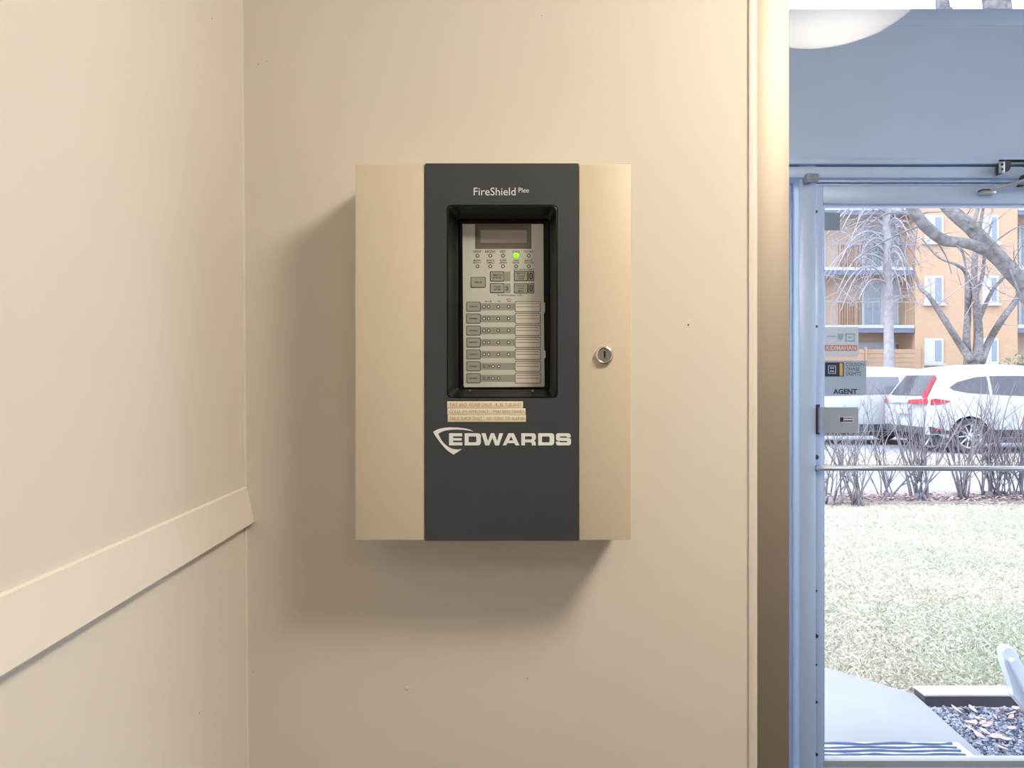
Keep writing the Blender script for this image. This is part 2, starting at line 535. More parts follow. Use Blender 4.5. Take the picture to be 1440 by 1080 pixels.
box('glazing_bead', gx1, gx1 + 0.0035, PY_ - 0.012, PY_ + 0.012, 0.08, CEIL - 0.06, M['bwhite'], win)

# unseen glazing added right of the lobby to bring in daylight
w3 = struct(empty('fill_window', (XR + 0.05, 1.85, 0)), 'added glazing right of the lobby, letting daylight onto the door surround')
box('side_post', XR, XR + 0.1, WY + 0.12, WY + 0.18, 0, CEIL, M['frame'], w3, 0.002)
box('side_post', XR, XR + 0.1, DY, DY + 0.09, 0, CEIL, M['frame'], w3, 0.002)
box('side_rail', XR, XR + 0.1, WY + 0.18, DY, 0, 0.10, M['frame'], w3, 0.002)
box('side_rail', XR, XR + 0.1, WY + 0.18, DY, CEIL - 0.08, CEIL, M['frame'], w3, 0.002)
bm = bmesh.new()
bm.faces.new([bm.verts.new(p) for p in ((XR + 0.05, WY + 0.18, 0.1), (XR + 0.05, DY, 0.1), (XR + 0.05, DY, CEIL - 0.08), (XR + 0.05, WY + 0.18, CEIL - 0.08))])
done('pane', bm, M['pane'], w3)

# ------------------------------------------------------------------ lamp of the hall, plus an added fill lamp
def bowl_lamp(x, y, zb, label, lit='lamp'):
    t = tag(empty('bowl_lamp', (x, y, zb)), label, 'ceiling lamp', 'bowl lamps of the hall')
    bm = bmesh.new()
    a_, b2 = 0.26, 0.135
    prev = None
    rings = []
    for i in range(9):
        th = math.radians(90 * i / 8)
        r, z = a_ * math.sin(th), zb + b2 * (1 - math.cos(th))
        if i == 0:
            rings.append([bm.verts.new((x, y, z))])
        else:
            rings.append([bm.verts.new((x + r * math.cos(2 * math.pi * k / 40), y + r * math.sin(2 * math.pi * k / 40), z)) for k in range(40)])
    for i in range(8):
        for k in range(40):
            if i == 0:
                bm.faces.new((rings[0][0], rings[1][(k + 1) % 40], rings[1][k]))
            else:
                bm.faces.new((rings[i][k], rings[i][(k + 1) % 40], rings[i + 1][(k + 1) % 40], rings[i + 1][k]))
    done('glass_bowl', bm, M[lit], t, smooth='all')
    bm = bmesh.new()
    add_tube(bm, [Vector((x, y, zb + b2 - 0.004)), Vector((x, y, zb + b2 + 0.012))], [a_ + 0.006, a_ + 0.004], 40)
    done('metal_rim', bm, M['brass'], t, smooth=True)
    bm = bmesh.new()
    add_tube(bm, [Vector((x, y, zb + b2)), Vector((x, y, CEIL - 0.02))], 0.012, 12)
    done('stem', bm, M['brass'], t, smooth=True)
    bm = bmesh.new()
    add_tube(bm, [Vector((x, y, CEIL - 0.03)), Vector((x, y, CEIL))], [0.05, 0.075], 24)
    done('canopy', bm, M['brass'], t, smooth=True)
    return t
bowl_lamp(0.905, 0.32, 2.352, 'lit warm white bowl lamp mirrored at the top of the glass screen')
bowl_lamp(0.62, -1.0, 2.352, 'added fill lamp, a dim warm white bowl behind the viewer', 'lamp_fill')  # unseen lamp added to soften the shadows

# ================================================================== ENTRANCE DOOR WALL
def dx(px): return (px - 720) * DY / F
def dz(py): return CAMZ - (py - 540) * DY / F
def dbox(name, px0, px1, py0, py1, yf, depth, m, parent, bevel=0.0):
    return box(name, dx(px0), dx(px1), yf, yf + depth, dz(py1), dz(py0), m, parent, bevel)

DW0, DW1 = 1142.5, 1572.0        # door leaf, left and right
scr = struct(empty('window_2', (dx(1130), DY, 0)), 'aluminium door surround with blue daylight in its colour, side light and transom')
dbox('mullion', 1119, 1142, 236, 1152, DY - 0.03, 0.10, M['frame'], scr, 0.002)
dbox('mullion_lip', 1116.6, 1119.6, 236, 1152, DY + 0.03, 0.03, M['frame'], scr, 0.001)
dbox('gasket', 1113.2, 1115.0, 236, 1152, DY + 0.045, 0.012, M['frame_dark'], scr)
box('post', xe, xe + 0.05, DY - 0.03, DY + 0.07, 0, CEIL, M['frame'], scr, 0.002)
box('post', dx(1573), dx(1573) + 0.07, DY - 0.03, DY + 0.07, 0, CEIL, M['frame'], scr, 0.002)
dbox('transom_sill', 900, 1573, 25, 43, DY - 0.035, 0.10, M['frame'], scr, 0.002)
dbox('transom_lip', 900, 1573, 16.5, 27, DY - 0.02, 0.06, M['frame'], scr, 0.002)
dbox('spandrel_panel', 900, 1573, 43, 231, DY - 0.034, 0.06, M['spandrel'], scr)
dbox('spandrel_cover', 1104, 1144, 43, 229, DY - 0.0355, 0.003, M['spandrel'], scr)
dbox('header_bead', 900, 1573, 228, 236.5, DY - 0.048, 0.08, M['frame'], scr, 0.002)
dbox('header_gap', 900, 1573, 236.5, 239.5, DY - 0.018, 0.05, M['closer_dark'], scr)
dbox('header', 900, 1573, 239.5, 255, DY - 0.042, 0.09, M['frame'], scr, 0.003)
dbox('header_stop', 1142, 1573, 255, 259, DY - 0.025, 0.05, M['frame'], scr, 0.001)
dbox('header_stop', 1142, 1573, 260, 263, DY - 0.015, 0.05, M['frame'], scr, 0.001)
dbox('head', 900, 1573, -70, -52, DY - 0.03, 0.10, M['frame'], scr, 0.002)
box('threshold', xe, XR, DY - 0.06, DY + 0.09, 0.0, 0.012, M['frame'], scr)
def pane(name, x0, x1, z0, z1, y, m, parent):
    bm = bmesh.new()
    bm.faces.new([bm.verts.new(p) for p in ((x0, y, z0), (x1, y, z0), (x1, y, z1), (x0, y, z1))])
    return done(name, bm, m, parent)
pane('pane', xe + 0.05, dx(1573), dz(25), dz(-52), DY + 0.02, M['pane'], scr)
pane('pane', xe + 0.05, dx(1119), 0.05, dz(240), DY + 0.05, M['pane'], scr)
box('side_rail', xe + 0.05, dx(1119), DY - 0.02, DY + 0.07, 0.0, 0.12, M['frame'], scr, 0.002)
wall('wall_entrance', dx(1573) + 0.07, XR, DY - 0.03, DY + 0.07, 0, CEIL, M['wall'], 'beige wall right of the entrance door')
wall('wall_header', xe, XR, DY - 0.03, DY + 0.09, dz(-70), CEIL + 0.0, M['wall'], 'narrow wall above the door transom')

door = struct(empty('door_1', (dx(1350), DY, 0)), 'glazed aluminium entrance door with push bar and stickers')
yd = DY - 0.022
dbox('stile', DW0, 1153.5, 264, 1144, yd, 0.045, M['frame'], door, 0.0015)
dbox('stile', 1548, DW1 - 1, 264, 1144, yd, 0.045, M['frame'], door, 0.0015)
dbox('glazing_stop', 1153.5, 1157.2, 289, 1068, yd + 0.008, 0.03, M['frame'], door, 0.001)
dbox('top_rail', 1153.5, 1548, 264, 288.5, yd, 0.045, M['frame'], door, 0.0015)
dbox('glazing_stop', 1157, 1548, 288.5, 291.2, yd + 0.010, 0.03, M['frame'], door, 0.001)
dbox('bottom_rail', 1153.5, 1548, 1075, 1144, yd, 0.045, M['frame'], door, 0.0015)
dbox('glazing_stop', 1153.5, 1548, 1066, 1076, yd + 0.004, 0.035, M['bwhite'], door, 0.0015)
gp = pane('pane', dx(1155), dx(1550), dz(1070), dz(289), DY + 0.005, M['pane'], door)
# push bar
bm = bmesh.new()
zc = dz(656.7)
add_tube(bm, [Vector((dx(1144), yd - 0.001, zc)), Vector((dx(1144), yd - 0.018, zc)), Vector((dx(1147), yd - 0.022, zc)), Vector((dx(1545), yd - 0.022, zc)), Vector((dx(1548), yd - 0.018, zc)), Vector((dx(1548), yd - 0.001, zc))], 0.0078, 12)
pb = done('push_bar', bm, M['closer'], door, smooth=True)
dbox('bar_bracket', 1141.3, 1146.3, 653, 661, yd - 0.012, 0.012, M['closer_dark'], pb, 0.001)
# screws down the stile
for py, r in ((300, 0.0042), (460, 0.0042), (642, 0.0075), (891, 0.0062), (983, 0.0045), (1056, 0.0055), (931, 0.003), (828, 0.003)):
    bm = bmesh.new()
    c = Vector((dx(1143.8), 0, dz(py)))
    add_disc(bm, c, r, yd - 0.0025, yd + 0.001, 14, 0)
    add_box(bm, c.x - r * 0.6, c.x + r * 0.6, yd - 0.0028, yd, c.z - r * 0.14, c.z + r * 0.14, mi=1)
    done('screw', bm, [M['closer_dark'], M['black']], door, smooth=True)
# latch guard plate, bent round the edge of the stile
bm = bmesh.new()
yo = yd - 0.006
prof = [(1145.5, yd - 0.001), (1145.2, yd - 0.012), (1146.5, yd - 0.020), (1150, yd - 0.026), (1155, yd - 0.028), (1197, yd - 0.028)]
vo = [[bm.verts.new((dx(px), y, dz(py))) for px, y in prof] for py in (572, 607.5)]
vi = [[bm.verts.new((dx(px) + 0.002, y + 0.0025, dz(py))) for px, y in prof] for py in (572, 607.5)]
n = len(prof)
for i in range(n - 1):
    bm.faces.new((vo[0][i], vo[0][i + 1], vo[1][i + 1], vo[1][i]))
    bm.faces.new((vi[0][i], vi[0][i + 1], vi[1][i + 1], vi[1][i]))
    bm.faces.new((vo[0][i], vo[0][i + 1], vi[0][i + 1], vi[0][i]))
    bm.faces.new((vo[1][i], vo[1][i + 1], vi[1][i + 1], vi[1][i]))
bm.faces.new((vo[0][0], vo[1][0], vi[1][0], vi[0][0])); bm.faces.new((vo[0][-1], vo[1][-1], vi[1][-1], vi[0][-1]))
M['latch'] = mat('satin_latch_steel', (0.44, 0.50, 0.62), 0.4, metal=0.35)
lp = done('latch_guard', bm, M['latch'], door, smooth=True)
dbox('latch_recess', 1141.2, 1148.5, 568.5, 610, yd - 0.003, 0.006, M['frame_dark'], lp, 0.0)
Y_ = yd - 0.0290
dbox('latch_label', 1170.5, 1190, 585, 593, Y_, 0.0006, M['sticker_white'], lp)
bm = bmesh.new()
add_shape(bm, [[(1171.2, 585.7), (1176.3, 585.7), (1176.3, 592.3), (1171.2, 592.3)]], Y_ - 0.0004, 0.0003, DY)
add_shape(bm, [[(1177, 586.6), (1189.2, 586.6), (1189.2, 587.8), (1177, 587.8)]], Y_ - 0.0004, 0.0003, DY)
add_shape(bm, [[(1177, 590), (1189.2, 590), (1189.2, 591.8), (1177, 591.8)]], Y_ - 0.0004, 0.0003, DY)
done('latch_lettering', bm, M['sticker_navy'], lp, fix=False)

# stickers on the pane (inside face)
ys_ = DY + 0.0035
dbox('slate_sticker', 1159.5, 1182, 298.5, 323.5, ys_, 0.001, M['sticker_blue'], door)
st = dbox('notice_sticker', 1158.5, 1208, 460, 501.5, ys_, 0.001, M['sticker_pale'], door)
dbox('sticker_band', 1160.5, 1206, 485, 493.5, ys_ - 0.0004, 0.0006, M['sticker_red'], st)
bm = bmesh.new()
add_text(bm, 'KIDIMAHAN', 1162.5, 1204, 486.2, 492.3, ys_ - 0.0009, DY, 0.015)
add_shape(bm, [[(1163, 478), (1175.5, 478), (1175.5, 479.6), (1163, 479.6)]], ys_ - 0.0009, 0.0003, DY)
done('sticker_lettering', bm, M['sticker_white'], st, fix=False)
bm = bmesh.new()
add_shape(bm, [[(1178.5, 469), (1186.5, 469), (1186.5, 475), (1182.5, 480), (1178.5, 475)]], ys_ - 0.0006, 0.0004, DY)
add_shape(bm, [[(1189, 468.5), (1203, 468.5), (1203, 480.5), (1189, 480.5)], [(1191, 470.5), (1201, 470.5), (1201, 478.5), (1191, 478.5)]], ys_ - 0.0006, 0.0004, DY)
add_shape(bm, [[(1163, 472), (1176, 472), (1176, 473.6), (1163, 473.6)]], ys_ - 0.0009, 0.0003, DY)
add_shape(bm, [[(1193, 473.3), (1199, 473.3), (1199, 475.6), (1193, 475.6)]], ys_ - 0.0009, 0.0003, DY)
done('sticker_print', bm, M['sticker_teal'], st, fix=False)
sa = dbox('agent_sticker', 1159, 1219, 507, 555.5, ys_, 0.001, M['sticker'], door)
bm = bmesh.new()
add_shape(bm, [[(1160.7, 509.5), (1187.2, 509.5), (1187.2, 529.5), (1160.7, 529.5)]], ys_ - 0.0006, 0.0004, DY)
add_text(bm, 'AGENT', 1172, 1206, 546.8, 554.3, ys_ - 0.0008, DY, 0.034)
done('sticker_lettering', bm, M['sticker_navy'], sa, fix=False)
bm = bmesh.new()
add_shape(bm, [[(1181.2, 510.6), (1185.6, 510.6), (1185.6, 528.4), (1181.2, 528.4)]], ys_ - 0.0011, 0.0004, DY)
done('sticker_stripe', bm, M['sticker_gold'], sa, fix=False)
bm = bmesh.new()
add_text(bm, 'COLSION', 1190, 1216, 510, 515, ys_ - 0.0008, DY)
add_text(bm, 'CHASE', 1190, 1209.5, 516.5, 521.5, ys_ - 0.0008, DY)
add_text(bm, 'SIGHTS', 1190, 1211.5, 522.7, 528, ys_ - 0.0008, DY)
done('sticker_lettering', bm, M['frame_dark'], sa, fix=False)
bm = bmesh.new()
add_shape(bm, [[(1165, 514), (1176, 514), (1176, 525.5), (1165, 525.5)], [(1166, 515), (1175, 515), (1175, 524.5), (1166, 524.5)]], ys_ - 0.0011, 0.0004, DY)
add_shape(bm, [[(1167.5, 516.6), (1173.5, 516.6), (1173.5, 518.4), (1167.5, 518.4)]], ys_ - 0.0012, 0.0003, DY)
add_shape(bm, [[(1167.5, 521), (1173.5, 521), (1173.5, 522.8), (1167.5, 522.8)]], ys_ - 0.0012, 0.0003, DY)
done('sticker_emblem', bm, M['sticker'], sa, fix=False)

# top strike bracket and door closer
tb = tag(empty('strike_bracket', (dx(1132), DY - 0.05, dz(263))), 'small grey cylindrical strike bracket at the top corner of the door frame', 'bracket')
bm = bmesh.new()
add_box(bm, dx(1124), dx(1133), DY - 0.062, DY - 0.028, dz(263), dz(251), 0.002)
add_tube(bm, [Vector((dx(1131), DY - 0.05, dz(256.5))), Vector((dx(1140.5), DY - 0.05, dz(256.5)))], 0.0135, 16)
done('bracket_body', bm, M['bracket'], tb, smooth=True)
bm = bmesh.new()
add_tube(bm, [Vector((dx(1140.3), DY - 0.05, dz(256.5))), Vector((dx(1141.2), DY - 0.05, dz(256.5)))], 0.006, 12)
done('bolt_head', bm, M['closer_dark'], tb, smooth=True)

cl = tag(empty('door_closer', (dx(1400), DY - 0.06, dz(265))), 'steel door closer with folding arm above the entrance door', 'door closer')
bm = bmesh.new()
add_prism(bm, [(dx(px), dz(py)) for px, py in ((1388, 236.5), (1396, 237.5), (1397, 241), (1396.5, 247), (1394, 251), (1388, 253))], DY - 0.085, DY - 0.045)
done('arm_bracket', bm, M['closer_dark'], cl)
pl_ = dbox('bracket_plate', 1380.5, 1388, 238.5, 254, DY - 0.088, 0.006, M['closer'], cl, 0.0015)
for py in (242.5, 249):
    bm = bmesh.new(); add_disc(bm, Vector((dx(1384), 0, dz(py))), 0.0035, DY - 0.0895, DY - 0.087, 10); done('screw', bm, M['black'], pl_)
dbox('shoe', 1368, 1386.5, 273.5, 277.5, yd - 0.03, 0.03, M['closer'], cl, 0.001)
dbox('shoe_pivot', 1369, 1388, 270.5, 274.2, yd - 0.022, 0.022, M['closer_dark'], cl, 0.0015)
bm = bmesh.new()
pts = [Vector((dx(1380), yd - 0.018, dz(272.2))), Vector((dx(1395), yd - 0.035, dz(269))), Vector((dx(1425), yd - 0.075, dz(261))), Vector((dx(1432), yd - 0.085, dz(260.2))), Vector((dx(1440), yd - 0.095, dz(255))), Vector((dx(1470), yd - 0.12, dz(246)))]
add_tube(bm, pts, [0.0035, 0.0048, 0.0055, 0.0065, 0.0065, 0.0065], 10)
done('arm_rod', bm, M['closer'], cl, smooth=True)
bm = bmesh.new()
pts = [Vector((dx(1424), yd - 0.05, dz(258))), Vector((dx(1445), yd - 0.09, dz(250))), Vector((dx(1475), yd - 0.12, dz(244)))]
add_tube(bm, pts, [0.006, 0.006, 0.006], 8)
done('arm_rod', bm, M['closer'], cl, smooth=True)
dbox('arm_joint', 1422, 1432, 252.5, 257, DY - 0.06, 0.025, M['closer_dark'], cl, 0.001)
dbox('arm_joint', 1422.5, 1430, 263.5, 265.8, yd - 0.012, 0.012, M['closer_dark'], cl, 0.001)
dbox('closer_body', 1455, 1545, 228, 258, DY - 0.15, 0.10, M['closer'], cl, 0.006)
dbox('dark_slot', 1391, 1450, 231.3, 234.5, DY - 0.053, 0.01, M['black'], cl)
dbox('slot_pin', 1426, 1434, 231.8, 234, DY - 0.055, 0.006, M['closer'], cl)

# ================================================================== FIRE ALARM PANEL
PF = 1.080                                   # front of its door: here 1 px = 1 mm
fap = tag(empty('fire_alarm_panel', (P(693.5, 0, PF).x, 1.13, P(0, 760, PF).z)), 'cream wall-mounted fire alarm panel with charcoal centre and small window', 'alarm panel')
x0, x1, z0, z1 = prect(501.5, 885.5, 233, 758, PF)
bm = bmesh.new()
t_ = 0.004
add_box(bm, x0, x0 + t_, PF + 0.024, WY, z0, z1)
add_box(bm, x1 - t_, x1, PF + 0.024, WY, z0, z1)
add_box(bm, x0 + t_, x1 - t_, PF + 0.024, WY, z0, z0 + t_)
add_box(bm, x0 + t_, x1 - t_, PF + 0.024, WY, z1 - t_, z1)
add_box(bm, x0 + t_, x1 - t_, WY - t_, WY, z0 + t_, z1 - t_)
done('back_box', bm, M['box_in'], fap)
lf = pbox('door_side', 499.5, 597.3, 231, 759.8, PF + 0.0005, 0.0235, M['box'], fap, 0.0011, PF)
rf = pbox('door_side', 814.2, 887.3, 231, 759.8, PF + 0.0005, 0.0235, M['box'], fap, 0.0011, PF)
# centre plate with the window opening
def loop3(bm, pts, y):
    vs_ = [bm.verts.new((x, y, z)) for x, z in pts]
    es = [bm.edges.new((vs_[i], vs_[(i + 1) % len(vs_)])) for i in range(len(vs_))]
    return vs_, es
def ring_rect(px0, px1, py0, py1, Y, r, n=5):
    a0, a1, b0, b1 = prect(px0, px1, py0, py1, Y)
    return rrect(a0, a1, b0, b1, r * Y / F, n)
def bridge(bm, A, B, mi=0):
    n = len(A)
    for i in range(n):
        bm.faces.new((A[i], A[(i + 1) % n], B[(i + 1) % n], B[i])).material_index = mi
bm = bmesh.new()
ox = prect(597.9, 813.6, 230, 760.4, PF)
outer, oe = loop3(bm, rrect(*ox, 0.0012, 2), PF - 0.0012)
hole, he = loop3(bm, ring_rect(628.3, 784.3, 288.3, 559.7, PF, 6), PF - 0.0012)
bmesh.ops.triangle_fill(bm, use_beauty=True, edges=oe + he)
o2 = [bm.verts.new((v_.co.x, PF + 0.023, v_.co.z)) for v_ in outer]
h2 = [bm.verts.new((v_.co.x, PF + 0.002, v_.co.z)) for v_ in hole]
bridge(bm, outer, o2); bridge(bm, hole, h2)
cp = done('centre_plate', bm, M['plate'], fap)
# moulded window recess
bm = bmesh.new()
R0 = [(628.3, 784.3, 288.3, 559.7, PF + 0.0004, 6), (630.5, 782, 290.5, 558, PF - 0.0006, 6), (632.5, 780.5, 293, 557, PF + 0.004, 7), (640.5, 775.5, 303, 549.5, PF + 0.022, 6),
      (642.5, 774, 307, 548.5, PF + 0.024, 5), (646.5, 771.5, 311, 547.5, PF + 0.044, 3)]
prev = None
for a0, a1, b0, b1, Y, r in R0:
    L, _e = loop3(bm, ring_rect(a0, a1, b0, b1, Y, r, 5), Y)
    if prev: bridge(bm, prev, L)
    prev = L
bm.faces.new(prev)
bz = done('window_recess', bm, M['bezel'], fap, smooth=True)
for px in (661, 749):
    bm = bmesh.new(); add_disc(bm, P(px, 549.4, PF + 0.015), 0.0013, PF + 0.010, PF + 0.026, 8); done('recess_pin', bm, M['chrome_face'], bz)

# control module
MY = 1.1165
mod = empty('control_module', P(708, 545, MY), fap)
bm = bmesh.new()
add_prism(bm, [(P(px, py, MY).x, P(px, py, MY).z) for px, py in ((650.3, 315), (668, 315), (668, 350), (747.3, 350), (747.3, 315), (764, 315), (764.6, 424.5), (766.3, 426), (766.3, 439), (764.8, 440.5), (765.3, 492), (767.2, 494), (767.2, 503), (765.4, 504.5), (765.8, 542.5), (764.5, 544), (653.5, 544.5), (652, 543))], MY, MY + 0.003)
done('face_sheet', bm, M['module'], mod)
def recess_ring(name, o, i, Yo, Yi, m, parent):
    bm = bmesh.new()
    A, _ = loop3(bm, [(P(x, y, Yo).x, P(x, y, Yo).z) for x, y in ((o[0], o[3]), (o[1], o[3]), (o[1], o[2]), (o[0], o[2]))], Yo)
    B, _ = loop3(bm, [(P(x, y, Yi).x, P(x, y, Yi).z) for x, y in ((i[0], i[3]), (i[1], i[3]), (i[1], i[2]), (i[0], i[2]))], Yi)
    bridge(bm, A, B)
    return done(name, bm, m, parent)
recess_ring('lcd_surround', (667.8, 747.5, 314.5, 350.2), (671.5, 744.5, 318.5, 346), MY + 0.001, MY + 0.004, M['lcd_bezel'], mod)
recess_ring('lcd_frame', (671.5, 744.5, 318.5, 346), (675.8, 740.7, 323.5, 341.3), MY + 0.004, MY + 0.005, M['lcd_bezel'], mod)
pbox('lcd_screen', 675.5, 741, 323.3, 341.5, MY + 0.005, 0.0012, M['lcd'], mod)

def key(name, px0, px1, py0, py1, cap, parent, proud=0.0012, lines=None, line=0.85, cr=1.6):
    bm = bmesh.new()
    add_prism(bm, ring_rect(px0, px1, py0, py1, MY, cr, 3), MY - 0.0004, MY + 0.001, 1)
    add_prism(bm, ring_rect(px0 + line, px1 - line, py0 + line, py1 - line, MY, cr * 0.8, 3), MY - proud, MY, 0)
    for ln in (lines or []):
        a0, a1, b0, b1 = prect(px0 + 2.4, px1 - 2.4, ln - 0.3, ln + 0.3, MY)
        add_box(bm, a0, a1, MY - proud - 0.0002, MY - proud + 0.0002, b0, b1, mi=1)
    return done(name, bm, [cap, M['outline']], parent)
def led(px, py, r=2.55, lens='lens'):
    bm = bmesh.new()
    c = P(px, py, MY)
    s = MY / F
    add_disc(bm, c, r * s, MY - 0.0006, MY + 0.001, 16, 1)
    add_disc(bm, c, (r - 1.1) * s, MY - 0.0010, MY, 14, 0)
    return done('status_led', bm, [M[lens], M['outline']], mod)
for row, py in enumerate((359.6, 374.6)):
    for px in (671.5, 689.5, 707.4, 725.8, 743.5):
        if row == 0 and px == 725.8:
            bm = bmesh.new()
            c = P(px, py - 0.4, MY)
            bmesh.ops.create_uvsphere(bm, u_segments=16, v_segments=10, radius=3.9 * MY / F)
            for v_ in bm.verts: v_.co = Vector((v_.co.x, v_.co.y * 0.6, v_.co.z)) + Vector((c.x, MY, c.z))
            tag(done('status_led', bm, M['led_on'], mod, smooth=True), 'lit green status light')
        else:
            led(px, py)
key('button', 661.8, 683.0, 389.6, 404.6, M['button'], mod)
key('button', 689.0, 709.4, 381.6, 395.8, M['button'], mod)
key('button', 689.0, 709.4, 398.2, 412.2, M['button'], mod)
key('button', 722.7, 742.4, 381.0, 395.4, M['button'], mod)
key('button', 722.7, 742.4, 398.4, 412.6, M['button'], mod)
pbox('button_tab', 709.8, 717.8, 382, 395.6, MY - 0.0003, 0.001, M['module_dark'], mod)
pbox('button_tab', 709.8, 717.8, 398.6, 412, MY - 0.0003, 0.001, M['module_dark'], mod)
key('button_tab', 742.4, 751.2, 381.0, 395.4, M['button'], mod, 0.0006)
key('button_tab', 742.4, 751.2, 398.4, 412.6, M['button'], mod, 0.0006)
for i in range(7):
    yc = 431.3 + i * 16.77
    key('button', 655.6 + i * 0.05, 675.8, yc - 6.9, yc + 6.9, M['button'], mod)
    pbox('zone_band', 675.8, 724.4, yc - 4.9, yc + 5.1, MY - 0.0002, 0.001, M['module_dark'], mod)
    for px in ((680.8, 687.1, 700.6, 715.3) if i < 5 else (693.3, 701.3)):
        led(px, yc)
    key('label_window', 724.0, 760.0 + i * 0.1, yc - 7.5, yc + 7.3, M['paper'], mod, 0.0006, lines=(yc, yc - 4.2), line=0.8)
# printed wording on the module (blurred beyond reading in the photograph: the shapes of the words)
bm = bmesh.new()
YT = MY - 0.0003
for s, cx, w in (('SERIP', 671.3, 11.5), ('RECIDE', 689.3, 14.5), ('KET', 707.4, 8), ('CVIG', 725.3, 10), ('TUC/AX', 743, 14)):
    add_text(bm, s, cx - w / 2, cx + w / 2, 352.4, 355.4, YT, MY, 0.012)
for s, s2, cx, w in (('MELORN', 'SRNLY', 671, 12), ('BORCE', 'TOMALLY', 689.8, 12.5), ('SUPR', 'SARANE', 707.6, 11), ('GAS', 'ROLINE', 725.5, 9.5), ('BACK', 'TROVSON', 743.7, 13.5)):
    add_text(bm, s, cx - w * 0.42, cx + w * 0.42, 365.0, 367.5, YT, MY, 0.01)
    add_text(bm, s2, cx - w / 2, cx + w / 2, 368.3, 370.6, YT, MY, 0.01)
add_text(bm, 'SF (ArDoorasham +Off)', 699.5, 734, 413.9, 417, YT, MY, 0.008)
add_text(bm, 'Eve uB', 682, 691, 422.8, 425, YT, MY, 0.008)
add_text(bm, 'JAB', 699.6, 704, 422.8, 425, YT, MY, 0.008)
add_text(bm, 'ERTI', 712.7, 718.3, 420.1, 422, YT, MY, 0.008)
add_text(bm, 'TAR', 713, 718.3, 422.6, 424.8, YT, MY, 0.008)
add_text(bm, 'TRANSFORMER II', 729.5, 751, 378.3, 380.2, YT, MY, 0.008)
add_shape(bm, [[(722.7, 381), (722.7, 379.8), (723.8, 378.8), (728, 378.8), (728, 379.4), (724, 379.4), (723.3, 380), (723.3, 381)]], YT, 0.0002, MY)
add_text(bm, '3', 711, 714.8, 403, 408, YT - 0.0002, MY, 0.01)
YB = MY - 0.0014
for lines, cx, cy, w in ((('SIRROR',), 672.5, 397.2, 11), (('TIMDETTO', 'SINDAR'), 699.2, 388.9, 13.5), (('TODER', 'BOM'), 699.2, 405.3, 9.5),
                         (('BERTOI', 'Soundal', 'OOSIDE'), 732.5, 388.2, 12), (('Pomoro', 'Stunger', 'MRC'), 732.5, 405.6, 10.5)):
    n = len(lines)
    for k, s in enumerate(lines):
        y = cy + (k - (n - 1) / 2) * (3.7 if n > 1 else 0)
        ww = w * (1 - 0.12 * k)
        add_text(bm, s, cx - ww / 2, cx + ww / 2, y - 1.2, y + 1.2, YB, MY, 0.01)
for cy in (388.3, 405.4):
    add_shape(bm, [[(744.4, cy - 3), (745.4, cy - 4.6), (748, cy - 4.6), (749, cy - 3), (749, cy + 3), (748, cy + 4.6), (745.4, cy + 4.6), (744.4, cy + 3)],
                   [(745.8, cy - 2.6), (746.3, cy - 3.2), (747.2, cy - 3.2), (747.6, cy - 2.6), (747.6, cy + 2.6), (747.2, cy + 3.2), (746.3, cy + 3.2), (745.8, cy + 2.6)]], MY - 0.0009, 0.0002, MY)
for i in range(7):
    yc = 431.3 + i * 16.77
    add_text(bm, ('SEIRVER', 'DISABLE', 'DISABLE', 'RETRIEV', 'SILENCE', 'DISABLE', 'DISABLE')[i], 660.2, 671.8, yc - 1.0, yc + 1.0, YB, MY, 0.02)
    if i >= 5:
        add_text(bm, 'S2', 678.6, 683, yc - 2.2, yc + 2.2, YT - 0.0002, MY, 0.01)
        add_text(bm, '29', 684.6, 689.6, yc - 2.2, yc + 2.2, YT - 0.0002, MY, 0.01)
done('module_lettering', bm, M['ink'], mod, fix=False)

# lettering of the centre plate
YP = PF - 0.0016
bm = bmesh.new()
add_text(bm, 'FireShield', 666.2, 725.0, 264.2, 275.2, YP, PF, 0.0)
done('title_lettering', bm, M['silver'], cp, fix=False)
bm = bmesh.new()
add_text(bm, 'Plee', 729.2, 743.8, 264.4, 271.2, YP, PF, 0.0)
done('title_superscript', bm, M['silver'], cp, fix=False)
T, B = 609.1, 626.2
def D_(x0, x1, i0, i1):
    r = 4.2
    o = [(x0, T)] + [(x1 - r + r * math.sin(math.radians(a)), T + r - r * math.cos(math.radians(a))) for a in range(0, 91, 18)] + \
        [(x1 - r + r * math.cos(math.radians(a)), B - r + r * math.sin(math.radians(a))) for a in range(0, 91, 18)] + [(x0, B)]
    i = [(i0, 613.7), (i1 - 1, 613.7), (i1, 614.7), (i1, 620.9), (i1 - 1, 621.9), (i0, 621.9)]
    return [o, i]
